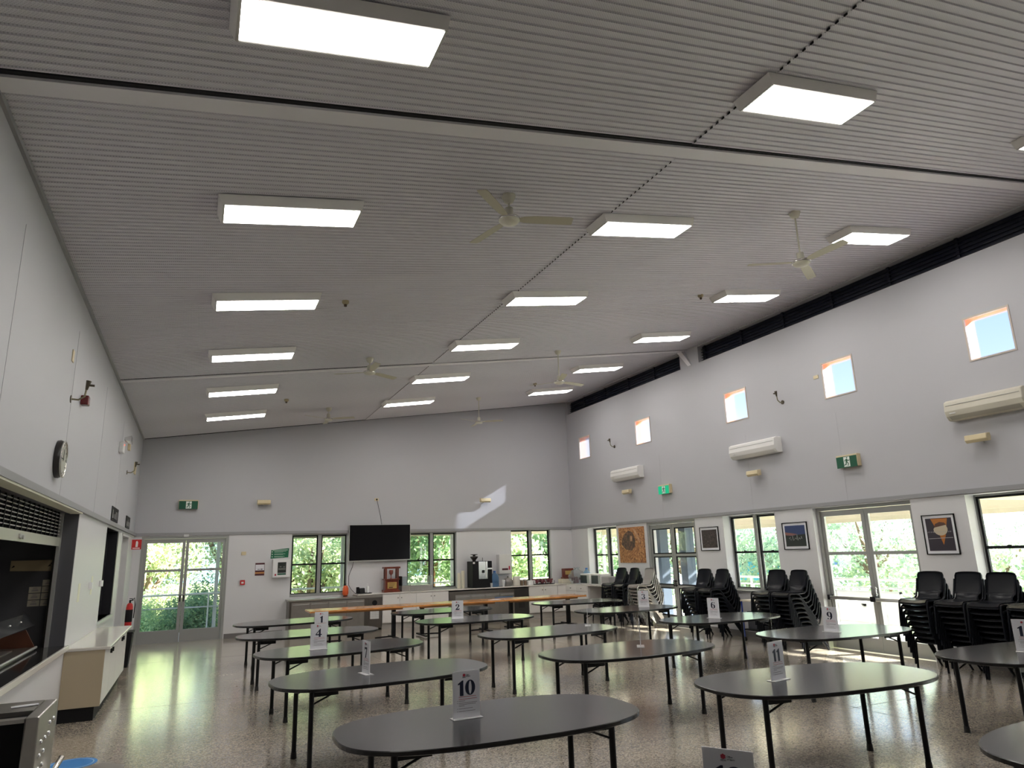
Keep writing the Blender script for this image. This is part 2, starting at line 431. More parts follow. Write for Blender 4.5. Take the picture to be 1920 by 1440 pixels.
# ------------------------------------------------------------------ windows
def sash_window(n, w, u0, u1, z0, z1, dp, flip=False):
    r = setting('window_%d' % n)
    f = MB(); mid = (u0 + u1) / 2; t = .035
    wb(f, w, u0, u0 + .02, dp - .03, dp + .08, z0, z1); wb(f, w, u1 - .02, u1, dp - .03, dp + .08, z0, z1)
    for a, b in ((u0 + .02, mid - .045), (mid + .045, u1 - .02)): wb(f, w, a, b, dp - .03, dp + .08, z1 - .03, z1); wb(f, w, a, b, dp - .03, dp + .08, z0, z0 + .04)
    wb(f, w, mid - .045, mid + .045, dp - .05, dp + .08, z0, z1)
    f.build('window_frame', alu, r)
    s = MB(); wb(s, w, u0 - .0, u1 + .0, -.02, dp, z0 - .03, z0 + .005); s.build('window_sill', alu, r)
    zm = z0 + (z1 - z0) * .50
    for a, b in ((u0 + .02, mid - .045), (mid + .045, u1 - .02)):
        k = MB()
        for (x0, x1, y0, y1) in ((a, a + t, z0 + .04, z1 - .03), (b - t, b, z0 + .04, z1 - .03), (a + t, b - t, z1 - .03 - t, z1 - .03), (a + t, b - t, zm - .022, zm + .022), (a + t, b - t, z0 + .04, z0 + .06)):
            wb(k, w, x0, x1, dp - .012, dp + .03, y0, y1)
        sa = k.build('sash', alu_blk, r)
        c = (a + b) / 2; l = MB(); wb(l, w, c - .03, c + .03, dp - .03, dp - .012, zm + .0, zm + .035); l.build('latch', alu_blk, sa)
        for q0, q1 in ((z0 + .06, zm - .022), (zm + .022, z1 - .03 - t)):
            g = MB(); wb(g, w, a + t, b - t, dp + .008, dp + .012, q0, q1); g.build('pane', glass, sa)
sash_window(1, 'B', 2.40, 3.93, .98, 2.62, .12)
sash_window(2, 'B', 5.67, 7.21, .98, 2.62, .12)
sash_window(3, 'B', 9.02, 10.42, 1.05, 2.66, .12)
sash_window(4, 'R', 17.65, 19.32, .97, 2.62, .24)
sash_window(5, 'R', 11.40, 13.03, .97, 2.62, .24)
sash_window(6, 'R', 5.60, 7.28, .97, 2.62, .24)
for k, (a, b, z0, z1) in enumerate(SQ):
    r = setting('window_%d' % (7 + k))
    f = MB()
    for (u0, u1, q0, q1) in ((a - .015, a + .012, z0 - .015, z1 + .015), (b - .012, b + .015, z0 - .015, z1 + .015), (a + .012, b - .012, z1 - .012, z1 + .015), (a + .012, b - .012, z0 - .015, z0 + .012)):
        wb(f, 'R', u0, u1, -.012, .03, q0, q1)
    f.build('window_frame', mat('pale_timber_bead', (.55, .48, .42), .5), r)
    g = MB(); wb(g, 'R', a, b, .012, .016, z0, z1); g.build('pane', streak_glass if k == 0 else frost2, r)  # first pane made clear and tinted to shape the sun streak; others diffuse
    e = MB(); tk = .16
    wb(e, 'R', a - tk, a, .22, .25, z0 - tk, z1 + tk); wb(e, 'R', b, b + tk, .22, .25, z0 - tk, z1 + tk); wb(e, 'R', a, b, .22, .25, z1, z1 + tk)
    wb(e, 'R', a + .001, a + .004, .03, .22, z0, z1); wb(e, 'R', b - .004, b - .001, .03, .22, z0, z1); wb(e, 'R', a, b, .03, .22, z1 - .004, z1 - .001)
    e.build('reveal', terra, r)

def double_door(n, w, u0, u1, z1, dp, blk=False, bars=True, railm=.55, flip=False, levels=(1.72,), bottom=.22):
    r = setting('door_%d' % n)
    f = MB(); t = .06
    wb(f, w, u0, u0 + t, dp - .06, dp + .08, 0, z1); wb(f, w, u1 - t, u1, dp - .06, dp + .08, 0, z1); wb(f, w, u0 + t, u1 - t, dp - .06, dp + .08, z1 - .06, z1)
    f.build('door_frame', alu, r)
    mid = (u0 + u1) / 2
    for k, (a, b) in enumerate(((u0 + t + .004, mid - .004), (mid + .004, u1 - t - .004))):
        k_ = MB(); s = .075
        zt = z1 - .07
        wb(k_, w, a, a + s, dp - .02, dp + .025, .01, zt); wb(k_, w, b - s, b, dp - .02, dp + .025, .01, zt)
        wb(k_, w, a + s, b - s, dp - .02, dp + .025, zt - .10, zt); wb(k_, w, a + s, b - s, dp - .02, dp + .025, .01, bottom)
        for lv in levels: wb(k_, w, a + s, b - s, dp - .018, dp + .02, lv - .03, lv + .03)
        lf = k_.build('door_leaf', alu, r)
        zz = [bottom] + [x for lv in levels for x in (lv - .03, lv + .03)] + [zt - .10]
        for q in range(0, len(zz), 2):
            g = MB(); wb(g, w, a + s, b - s, dp, dp + .005, zz[q], zz[q + 1]); g.build('pane', glass, lf)
            if blk:
                g = MB(); e = .03
                for (x0, x1, y0, y1) in ((a + s, a + s + e, zz[q], zz[q + 1]), (b - s - e, b - s, zz[q], zz[q + 1]), (a + s + e, b - s - e, zz[q], zz[q] + e), (a + s + e, b - s - e, zz[q + 1] - e, zz[q + 1])):
                    wb(g, w, x0, x1, dp - .01, dp + .015, y0, y1)
                g.build('glazing_bead', alu_blk, lf)
        hm = MB(); x = (b - s / 2) if k == 0 else (a + s / 2)
        wb(hm, w, x - .012, x + .012, dp - .07, dp - .055, .98, 1.14); wb(hm, w, x - .012, x + .012, dp - .07, dp - .02, 1.0, 1.02); wb(hm, w, x - .012, x + .012, dp - .07, dp - .02, 1.10, 1.12)
        hm.build('handle', alu_blk if not bars else alu_lt, lf)
        if bars:
            p = MB(); wb(p, w, a + .01, b - .01, dp - .12, dp - .075, .89, .95); pb = p.build('push_bar', alu_lt, lf, bevel=.006)
            c = MB()
            for x in (a, b - .05): wb(c, w, x, x + .05, dp - .125, dp - .02, .88, .97)
            c.build('bar_end', alu_blk, pb)
    th = MB(); wb(th, w, u0 + t, u1 - t, dp - .06, dp + .10, 0, .010); th.build('threshold', alu, r)
    return r
double_door(1, 'B', -1.29, .78, 2.62, .06, bars=False, levels=(1.76,), bottom=.30)
double_door(2, 'R', 14.05, 16.12, 2.62, .08, blk=True, bars=False, levels=(.98, 1.76), bottom=.25)
double_door(3, 'R', 8.24, 10.38, 2.62, .16, bars=True, levels=(1.74,), bottom=.24)
double_door(4, 'R', 2.40, 4.50, 2.62, .16, bars=True, levels=(1.74,), bottom=.24)
# door closer & light strip over left door
m = MB().box(-.32, -.20, D - .05, D, 2.60, 2.66); tag(m.build('door_switch', white_pl), 'small pale block on the rail above the glazed back door', 'sensor')

# ------------------------------------------------------------------ left wall: servery, hatch, door recess
kx = XL - 4.2
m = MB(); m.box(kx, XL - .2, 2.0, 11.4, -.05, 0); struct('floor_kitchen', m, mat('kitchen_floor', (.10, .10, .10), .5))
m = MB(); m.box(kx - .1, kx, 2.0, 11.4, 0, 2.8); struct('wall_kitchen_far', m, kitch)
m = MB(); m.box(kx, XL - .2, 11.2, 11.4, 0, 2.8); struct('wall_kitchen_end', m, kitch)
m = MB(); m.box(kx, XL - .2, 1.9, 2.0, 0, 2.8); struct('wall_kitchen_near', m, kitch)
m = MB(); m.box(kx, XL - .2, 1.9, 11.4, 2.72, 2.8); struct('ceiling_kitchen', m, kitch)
m = MB(); wb(m, 'L', 11.025, 11.04, .0, .2, .9, RB); wb(m, 'L', 2.2, 11.03, .1, .2, RB - .01, RB); struct('trim_12', m, mat('shaded_reveal', (.085, .085, .095), .5))  # back-lit shade of the servery reveal painted on as a dark colour
m = MB(); wb(m, 'L', 2.2, 11.03, -.04, .1, RB - .02, RB - .001); struct('trim_13', m, mat('lit_soffit_cream', (.75, .74, .58), .4))  # lit look of the rail soffit put into a cream strip
# dark hatch and grey door
r = setting('window_30')
m = MB(); wb(m, 'L', 14.36, 16.34, .18, .2, 1.0, 2.60); m.build('hatch_shutter', mat('dark_shutter', (.010, .010, .012), .6, spec=.15), r)
m = MB()
for i in range(9): wb(m, 'L', 14.45 + i * .21, 14.55 + i * .21, .15, .18, 1.02, 2.56)
m.build('shutter_slat', mat('charcoal_slat', (.016, .016, .02), .6, spec=.15), r)
m = MB(); wb(m, 'L', 14.30, 16.40, -.05, .18, .96, 1.0); m.build('window_sill', mat('pale_green_sill', (.62, .68, .62), .35), r)
m = MB(); wb(m, 'L', 16.34, 16.39, -.02, .0, 1.0, 2.6); m.build('window_frame', alu_lt, r)
r = setting('door_5')
m = MB(); wb(m, 'L', 17.29, 18.80, .12, .16, 0, 2.56); m.build('door_leaf', mat('grey_brown_door', (.17, .155, .145), .5), r)
m = MB(); wb(m, 'L', 17.25, 17.30, -.015, .16, 0, 2.6); wb(m, 'L', 18.79, 18.84, -.015, .16, 0, 2.6); wb(m, 'L', 17.25, 18.84, -.015, .16, 2.55, 2.6); m.build('door_frame', wall_w, r)

m = MB(); wb(m, 'L', 16.325, 16.34, .0, .2, 1.0, 2.6); wb(m, 'L', 14.36, 16.325, 0, .2, 2.59, 2.6); wb(m, 'L', 14.36, 14.37, 0, .2, 1.0, 2.59); struct('trim_14', m, mat('dark_hatch_reveal', (.02, .02, .024), .6, spec=.15))  # near-black sheets added over the hatch reveals
# roller grille
g = thing('roller_grille', 'half raised security grille with pale bottom bar over the servery', 'roller grille', (XL - .2, 6.6, 0))
m = MB(); m.box(-.015, .015, -4.4, 4.42, 2.20, 2.31); bar = m.build('bottom_bar', mat('pale_grille_bar', (.60, .60, .52), .35, .5), g)
m = MB(); m.box(.015, .03, 2.0, 2.25, 2.235, 2.275); m.box(.03, .045, 2.09, 2.16, 2.225, 2.26); m.build('lock', alu_lt, bar)
m = MB()
for i in range(7):
    z = 2.345 + i * .042
    m.box(-.006, .006, -4.4, 4.4, z, z + .010)
m.build('grille_rod', alu_lt, g)
m = MB(); y = -4.38
while y < 4.4: m.box(-.010, .010, y, y + .022, 2.31, 2.64); y += .26
m.build('grille_link', alu_blk, g)
m = MB(); m.box(-.012, .03, 4.38, 4.43, .92, 2.64); m.build('guide_track', alu_lt, g)
m = MB(); m.box(-.055, -.02, 4.50, 4.56, .95, 2.2); m.build('inner_post', mat('dull_post', (.12, .12, .11), .5), g)

# servery worktop
t = thing('servery_worktop', 'long dark polished stone worktop of the kitchen servery opening', 'worktop', (XL, 6.6, .90))
m = MB(); m.box(-.95, .03, -4.35, 4.42, .0, .045); m.build('slab', dtop, t)
m = MB(); m.box(.03, .06, -4.35, 4.42, -.015, .05); m.build('edge_strip', ctop, t, bevel=.006)
m = MB(); m.box(-.9, -.22, -4.35, 4.42, -.9, 0); m.build('base_cupboard', kitch, t)
# hot food display
t = thing('food_display', 'heated food display with sloping glass guard on the servery worktop', 'food display', (XL - .58, 8.0, .945))
m = MB(); m.box(-.30, .31, -3, 2.72, 0, .035); m.box(-.3, -.27, -3, 2.75, 0, .09); m.build('tray_well', steel_d, t)
m = MB(); m.tube([(.32, -3, .03), (.32, 2.75, .03)], .016, 8); m.build('front_rail', alu_lt, t)
m = MB(); m.prism([(-.35, .03), (.31, .03), (.195, .245), (-.35, .07)], lambda u, v, w: (u, 2.72 + .03 * w, v)); m.build('end_panel', brown_m, t)
m = MB(); m.hexa([(.25, -3, .28), (.258, -3, .285), (.258, 2.9, .285), (.25, 2.9, .28)], [(.135, -3, .42), (.143, -3, .425), (.143, 2.9, .425), (.135, 2.9, .42)])
gp = m.build('glass_guard', clearpl, t)
m = MB()
for i in range(10): m.lathe([(.012, 0), (.012, .012), (.004, .016)], 10, (.20, -2.6 + i * .55, .355))
m.build('bolt', alu_lt, gp)
m = MB()
for i in range(6): m.box(-.2, .16, -2.6 + i * .85, -1.95 + i * .85, .036, .05)
m.build('food_pan', steel, t)
m = MB().box(-.11, .11, -.16, .16, 0, .16)
tag(m.build('carton', mat('white_carton', (.70, .68, .60), .6), loc=(XL - .46, 8.4, .985)), 'white carton left on the food display', 'box')
m = MB(); m.tube([(-.3, -.9, .02), (-.1, -.3, .04), (.0, .4, .03), (.05, .8, .02)], .05, 8)
tag(m.build('dark_cloth', black, loc=(XL - .88, 9.2, 1.56)), 'dark rolled cloth lying above the food display', 'cloth')
m = MB().box(-.35, .35, -1.2, 1.2, 0, .02); tag(m.build('display_shelf', steel_d, loc=(XL - 1.0, 9.3, 1.545)), 'dark steel shelf above the food display', 'shelf')
# board and notices on the kitchen end wall
m = MB(); m.prism([(-2.2, 1.90), (-1.715, 1.885), (-1.712, 2.03), (-2.2, 2.03)], lambda u, v, w: (u, 11.2 - .02 * w, v))
b = tag(m.build('notice_board', mat('tan_board', (.42, .34, .20), .6)), 'long tan painted board with dark birds above the kitchen notices', 'board')
m = MB()
for (x, z) in ((-1.745, 1.985), (-1.77, 1.955), (-2.17, 1.95)): m.prism([(x - .018, z - .012), (x + .018, z + .002), (x + .01, z + .02), (x - .006, z + .006)], lambda u, v, w: (u, 11.18 - .003 * w, v))
m.build('painted_bird', black, b)
k = 0
for row in range(4):
    for col in range(2):
        if row == 0 and col == 0: continue
        m = MB(); x = -1.965 + col * .142; z = 1.70 - row * .085
        m.box(0, .132, -.004, 0, 0, .076)
        nm = ('top', 'second', 'third', 'bottom')[row]; sd = ('left', 'right')[col]
        o = tag(m.build('notice', mat('cream_paper', (.50, .46, .36), .7), loc=(x, 11.196, z)), '%s row %s hand notice taped to the dark kitchen end wall' % (nm, sd), 'notice', 'notices on the kitchen end wall')
        q = MB(); q.box(.045, .09, -.006, -.004, .055, .062); q.box(.03, .105, -.006, -.004, .022, .03); q.box(.04, .1, -.006, -.004, .036, .042); q.build('writing', greyink, o)

# white cupboard beside the servery
t = thing('low_cupboard', 'low white cupboard with beige end panel and pale worktop by left wall', 'cupboard', (-1.24, 12.63, 0))
m = MB(); m.box(-.228, .215, -1.57, 1.78, .17, .86); m.build('body', cabin, t)
m = MB(); m.box(-.228, .235, -1.585, -1.57, .17, .86); m.build('end_panel', cabin_b, t)
m = MB(); m.box(-.228, .17, -1.55, 1.75, 0, .17); m.build('kickboard', black, t)
m = MB(); m.box(-.228, .30, -1.60, 1.82, .86, .90); m.build('worktop', ctop, t, bevel=.008)
for i in range(4):
    m = MB(); a = -1.56 + i * .833; m.box(.215, .235, a + .006, a + .827, .18, .84); d = m.build('door', cabin, t)
    m = MB(); s = a + (.70 if i % 2 == 0 else .08); m.box(.235, .262, s - .01, s + .01, .74, .80); m.build('handle', black, d)
# stickers and switches on the white wall
for (y, z0, z1, dy) in ((11.75, 1.45, 1.70, .18), (13.05, 1.5, 1.78, .16)):
    m = MB(); m.box(0, .003, -dy / 2, dy / 2, 0, z1 - z0)
    tag(m.build('wall_label', mat('cream_label', (.75, .74, .60), .5), loc=(XL + .006, y, z0)), ('narrow cream sticker beside the servery reveal' if y < 12 else 'narrow cream sticker behind the grey push block'), 'sticker')
for (y, lb) in ((12.75, 'square grey switch block nearer the servery'), (14.1, 'square pale switch block at the dark hatch edge')):
    m = MB(); m.box(0, .05, -.05, .05, -.05, .05); tag(m.build('wall_switch', white_pl, loc=(XL + .006, y, 1.64), bevel=.005), lb, 'switch')
# black bin
t = thing('rubbish_bin', 'black rubbish bin past the low white cupboard', 'bin', (-1.22, 16.35, 0))
m = MB(); m.hexa([(-.17, -.2, .0), (.15, -.2, .0), (.15, .2, 0), (-.17, .2, 0)], [(-.22, -.25, .62), (.19, -.25, .62), (.19, .25, .62), (-.22, .25, .62)]); m.build('body', black, t, bevel=.01)
m = MB(); m.box(-.23, .2, -.26, .26, .62, .66); m.build('lid', black, t, bevel=.01)
# fire extinguisher and sign
t = thing('fire_extinguisher', 'red fire extinguisher hanging at the far left corner', 'fire extinguisher', (XL + .12, 19.5, .5))
m = MB(); m.lathe([(.07, 0), (.075, .03), (.075, .45), (.06, .52), (.03, .55)], 20); m.build('cylinder', [red_m], t)
m = MB(); m.lathe([(.02, .55), (.02, .60)], 10); m.box(-.02, .07, -.012, .012, .60, .62); m.box(-.02, .05, -.012, .012, .64, .655); m.build('valve', black, t)
m = MB(); m.tube([(.02, 0, .60), (.09, .0, .66), (.11, 0, .5), (.10, 0, .2)], .011, 8); m.build('hose', black, t)
m = MB(); m.lathe([(.078, .12), (.078, .40)], 20); m.build('shade_band', black, t)  # black band paints in the shadow on the lower cylinder
t = thing('fire_sign', 'red fire extinguisher sign projecting from the left wall corner', 'sign', (XL, 19.9, 2.30))
m = MB(); m.box(0, .22, 0, .01, 0, .24); m.build('plate', red_m, t)
m = MB(); m.prism([(.09, .06), (.14, .06), (.145, .17), (.12, .21), (.095, .19)], lambda u, v, w: (u, -.003 * w, v)); m.box(.03, .19, -.003, 0, .02, .04); m.build('pictogram', mat('sign_white', (.85, .8, .8), .5), t)
# signs above the rail
for (y, w_, s_, lb) in ((15.35, 1.15, 'KITCHEN', 'larger black and white sign above the left wall rail'), (18.2, .95, 'OFFICE', 'smaller black and white sign above the left wall rail')):
    t = thing('door_sign', lb, 'sign', (XL, y, 2.74), 0, 'black signs above the left rail')
    m = MB(); m.box(0, .015, -w_ / 2, w_ / 2, 0, .26); m.build('board', black, t)
    m = MB(); random.seed(int(y * 10))
    for i in range(5):
        a = -w_ / 2 + .12 + i * (w_ - .2) / 5; m.box(.015, .018, a, a + .05, .05, .12 + .08 * random.random())
    m.build('lettering', mat('dull_white', (.35, .35, .35), .6), t)

# clock
t = thing('wall_clock', 'round steel wall clock above the servery grille', 'clock', (XL, 8.97, 3.09))
m = MB(); m.lathe([(.205, 0), (.21, .03), (.195, .06)], 40, ax='x'); m.build('case', mat('black_clock_case', (.02, .018, .018), .35), t)
m = MB(); m.lathe([(.197, .058), (.205, .072), (.185, .076), (.182, .062)], 40, ax='x', caps=False); m.build('bezel', chrome, t)
m = MB(); m.lathe([(.184, .058), (.184, .062)], 40, ax='x'); m.build('dial', mat('clock_face', (.42, .42, .36), .4), t)
m = MB(); m.box(.063, .066, -.006, .006, -.02, .11); m.box(.063, .066, -.12, .02, -.005, .005); m.build('hand', black, t)
m = MB()
for i in range(12):
    a = i * PI / 6; m.box(.062, .064, .155 * math.cos(a) - .008, .155 * math.cos(a) + .008, .155 * math.sin(a) - .008, .155 * math.sin(a) + .008)
m.build('hour_mark', black, t)
# bracket lamps
def bracket(w, u, z, lb):
    sx = 1 if w == 'L' else -1
    p = WP(w, u, 0, z)
    t = thing('speaker_bracket', lb, 'bracket', p, 0, 'small dark brackets on the upper walls')
    m = MB(); m.lathe([(.045, 0), (.045, .01 * sx)], 14, (0, 0, -.12), ax='x'); m.build('wall_plate', mat('bronze', (.10, .085, .06), .4, .5), t)
    m = MB(); m.tube([(0, 0, -.12), (.08 * sx, 0, -.125), (.14 * sx, 0, -.08), (.15 * sx, 0, .02)], .011, 8); m.build('arm', mat('aged_brass', (.28, .25, .17), .35, .6), t)
    m = MB(); m.tube([(.15 * sx, 0, -.0), (.165 * sx, .0, .11)], .03, 10, rs=[.014, .030]); m.tube([(.15 * sx, 0, .06), (.23 * sx, 0, .055)], .014, 8); m.build('lamp_holder', MATS['bronze'], t)
bracket('L', 9.35, 3.97, 'dark brass bracket above the red siren on the left wall')
bracket('L', 16.9, 3.98, 'dark brass bracket nearest the far left corner')
bracket('R', 17.46, 5.05, 'small dark bracket between the two farthest square windows')
bracket('R', 10.79, 5.0, 'small dark bracket between the third and fourth square windows')
m = MB(); m.box(0, .09, -.07, .07, -.06, .06); tag(m.build('siren', dred_m, loc=(XL, 10.1, 3.99), bevel=.012), 'dark red alarm siren on the left wall', 'siren')
m = MB(); m.box(0, .012, -.05, .05, -.07, .07); tag(m.build('wall_plate', cream_pl, loc=(XL, 9.15, 4.32), bevel=.004), 'cream blank plate high on the left wall', 'switch plate')
m = MB(); m.box(0, .05, -.07, .07, -.07, .07); tag(m.build('sensor_box', cream_pl, loc=(XL, 16.6, 4.36), bevel=.008), 'cream box beside the emergency spotlight', 'sensor')
m = MB(); m.box(0, .03, -.16, .16, -.13, .13); tag(m.build('vent_plate', cream_pl, loc=(XL, 18.6, 4.15), bevel=.004), 'cream plate closest to the far left corner', 'vent')
t = thing('emergency_light', 'twin headed emergency spotlight on the left wall', 'emergency light', (XL, 15.1, 4.2))
m = MB(); m.box(0, .07, -.16, .16, -.17, .02); m.build('battery_box', white_pl, t, bevel=.008)
for s in (-.1, .1):
    m = MB(); m.lathe([(.03, 0), (.07, .1), (.075, .12)], 16, (.07, s, .08), ax='x'); m.build('lamp_head', mat('reflector', (.7, .7, .68), .2, .8), t)
m = MB(); m.lathe([(.008, 0), (.008, .008)], 10, (.07, 0, -.02), ax='x'); m.build('indicator', mat('red_led', (1, .1, .05), .4, emit=(1, .08, .03), estr=4), t)

# ------------------------------------------------------------------ ceiling lights
RX = (math.atan(SL))
lp = thing('ceiling_light', '', 'ceiling light')
m = MB(); a, b = .70, .225
m.hexa([(-a + .03, -b + .02, -.10), (a - .03, -b + .02, -.10), (a - .03, b - .02, -.10), (-a + .03, b - .02, -.10)], [(-a, -b, 0), (a, -b, 0), (a, b, 0), (-a, b, 0)]); m.build('housing', lamp_b, lp)
m = MB(); m.box(-a + .05, a - .05, -b + .045, b - .045, -.106, -.1); m.build('diffuser', lamp_e, lp)
for sx in (-1, 1): m = MB(); m.box(sx * (a - .032), sx * (a - .05), -b + .025, b - .025, -.108, -.1); m.build('end_clip', alu_lt, lp)
ords = ['nearest', 'second', 'third', 'fourth', 'fifth', 'farthest']
rows = [4.02, 6.76, 9.50, 12.22, 15.02, 17.75]
first = True
for c, (x, cn) in enumerate(((.65, 'left'), (4.95, 'middle'), (9.25, 'right'))):
    for k, y in enumerate(rows):
        o = lp if first else copy_tree(lp, (0, 0, 0))
        first = False
        o.location = (x, y, ceil_z(x) - .012); o.rotation_euler = (0, -RX, 0)
        o['label'] = 'lit rectangular ceiling light, %s of the %s row' % (ords[k], cn); o['group'] = 'rectangular lights on the sloping ceiling'

# ceiling fans
def fan_proto():
    t = thing('ceiling_fan', '', 'ceiling fan')
    m = MB(); m.lathe([(.03, -.20), (.055, -.19), (.075, -.12), (.075, -.04)], 24); m.build('canopy', fan_m, t)
    return t
fans = [(2.86, 6.26, 5.46, -17, 'nearest fan with three cream blades, in the left row'),
        (7.13, 6.25, 5.60, 32, 'nearest fan on a long rod, in the right row'),
        (2.86, 13.07, 5.46, 30, 'middle ceiling fan of the left row'),
        (7.13, 13.2, 5.61, 12, 'middle ceiling fan of the right row'),
        (2.90, 18.03, 5.46, -32, 'farthest ceiling fan of the left row, over the back wall television'),
        (7.16, 18.2, 5.62, -35, 'farthest ceiling fan of the right row')]
bl = None
for (x, y, z, ang, lb) in fans:
    t = thing('ceiling_fan', 'white ' + lb, 'ceiling fan', (x, y, z), 0, 'white three bladed ceiling fans')
    zc = ceil_z(x) - z
    m = MB(); m.lathe([(.022, zc - .10), (.05, zc - .085), (.075, zc - .03), (.078, zc - .005)], 24); m.build('canopy', fan_m, t)
    m = MB(); m.cyl(0, 0, .08, zc - .08, .011, 10); m.build('rod', fan_m, t)
    m = MB(); m.lathe([(.02, .14), (.045, .13), (.048, .03), (.06, .02), (.11, .015), (.115, -.02), (.09, -.045), (.03, -.055)], 28); m.build('motor', fan_m, t)
    m = MB(); m.lathe([(.112, .012), (.119, .004), (.119, -.012), (.112, -.02)], 28); m.build('trim_ring', chrome, t)
    for k in range(3):
        m = MB(); th = .005
        outl = [(.10, -.025), (.16, -.05), (.30, -.065), (.66, -.062), (.70, -.05), (.70, .055), (.66, .062), (.30, .055), (.16, .045), (.10, .025)]
        m.prism(outl, lambda u, v, w: (u, v, -.004 - v * .20 + th * w)); o = m.build('blade', fan_b, t); o.rotation_euler = (0, 0, math.radians(ang + 120 * k))
# detectors
for (x, y, lb) in ((1.74, 9.65, 'small detector beside the third left row light'), (8.21, 9.55, 'small detector between the nearest right fan and third right light'), (1.68, 16.5, 'small detector beside the fifth and farthest left row lights'), (8.25, 16.69, 'small detector near the farthest right row light')):
    t = thing('smoke_detector', lb, 'smoke detector', (x, y, ceil_z(x) - .01), 0, 'smoke detectors on the ceiling')
    m = MB(); m.lathe([(.05, 0), (.052, -.03), (.035, -.05), (.03, -.055)], 20); m.build('base', mat('aged_beige', (.38, .32, .20), .5), t)
    m = MB(); m.lathe([(.022, -.05), (.022, -.085), (.012, -.09)], 14); m.build('sensor_head', mat('dark_sensor', (.09, .06, .04), .5), t)

# ------------------------------------------------------------------ right wall fittings
def aircon(y0, y1, z0, z1, lb, old=False):
    yc = (y0 + y1) / 2; h = z1 - z0; w_ = (y1 - y0) / 2
    t = thing('air_conditioner', lb, 'air conditioner', (XR, yc, z0), 0, 'wall mounted air conditioners')
    mm = mat('aged_ivory', (.62, .59, .50), .4) if old else mat('aircon_white', (.76, .75, .74), .35)
    prof = [(0, h), (-.15, h), (-.21, h - .03), (-.225, h * .45), (-.20, .07), (-.14, .0), (0, 0)]
    m = MB(); m.prism(prof, lambda u, v, w: (u, -w_ + 2 * w_ * w, v)); m.build('body', mm, t, bevel=.012)
    m = MB(); m.hexa([(-.205, -w_ * .9, .055), (-.15, -w_ * .9, .008), (-.15, w_ * .9, .008), (-.205, w_ * .9, .055)], [(-.212, -w_ * .9, .065), (-.15, -w_ * .9, .02), (-.15, w_ * .9, .02), (-.212, w_ * .9, .065)]); m.build('louvre_flap', mat('flap_grey', (.40, .38, .33), .4) if old else mm, t)
    m = MB(); m.box(-.222, -.21, -w_ * .95, w_ * .95, h * .72, h * .72 + .006); m.build('panel_seam', mat('seam_grey', (.3, .3, .28), .5), t)
    m = MB(); m.box(-.229, -.222, w_ * .70, w_ * .86, h * .3, h * .3 + .02); m.build('badge', alu_lt, t)
aircon(16.05, 17.45, 3.87, 4.20, 'smallest looking white air conditioner, farthest along the right wall')
aircon(10.95, 12.35, 3.84, 4.17, 'white air conditioner between the other two on the right wall')
aircon(6.02, 7.22, 3.80, 4.13, 'aged ivory air conditioner nearest the camera', True)
def speaker(w, u, z, lb):
    p = WP(w, u, 0, z)
    t = thing('wall_speaker', lb, 'speaker', p, 0, 'cream wall speakers')
    m = MB(); L = .17
    if w == 'R':
        m.prism([(-.20, .05), (-.09, .065), (-.09, -.06), (-.17, -.07), (-.21, -.03)], lambda u_, v, q: (u_, -L + 2 * L * q, v)); m.build('cabinet', cream_pl, t, bevel=.008)
        k = MB(); k.tube([(-.1, 0, 0), (0, 0, -.06)], .015, 8); k.build('bracket', alu_lt, t)
        k = MB(); k.lathe([(.055, 0), (.055, .004)], 18, (-.15, -L - .004, 0), ax='y'); k.build('end_cap', cream_pl, t)
    else:
        m.prism([(-.20, .055), (-.09, .065), (-.09, -.06), (-.17, -.07), (-.21, -.03)], lambda u_, v, q: (-L + 2 * L * q, u_, v)); m.build('cabinet', cream_pl, t, bevel=.008)
        k = MB(); k.tube([(0, -.1, 0), (0, 0, -.06)], .015, 8); k.build('bracket', alu_lt, t)
        k = MB(); k.lathe([(.05, 0), (.05, .004)], 18, (L, -.15, 0), ax='x'); k.build('end_cap', cream_pl, t)
speaker('R', 16.75, 3.53, 'cream wall speaker under the farthest air conditioner')
speaker('R', 11.72, 3.48, 'cream wall speaker under the middle air conditioner')
speaker('R', 6.82, 3.47, 'cream wall speaker under the ivory air conditioner')
speaker('B', 1.60, 3.49, 'cream wall speaker on the back wall above the green first aid sign')
speaker('B', 8.12, 3.56, 'cream wall speaker high on the back wall above the coffee machine')
def runner(mb, s, fn):
    parts = [[(-.02, .30), (.10, .30), (.14, .10), (.02, -.02), (-.06, .0)],            # torso
             [(.05, -.02), (.16, -.16), (.10, -.34), (.17, -.36), (.24, -.15), (.10, .05)],  # leg
             [(-.06, .02), (-.10, -.18), (-.28, -.22), (-.28, -.29), (-.03, -.25), (.05, .0)],
             [(.10, .27), (.26, .16), (.34, .24), (.37, .19), (.27, .08), (.09, .18)],
             [(.0, .28), (-.16, .22), (-.20, .08), (-.14, .07), (-.10, .17), (.02, .20)]]
    for p in parts: mb.prism([(x * s, z * s) for x, z in p], fn)
    mb.prism([((.09 + .065 * math.cos(a * PI / 5)) * s, (.40 + .065 * math.sin(a * PI / 5)) * s) for a in range(10)], fn)
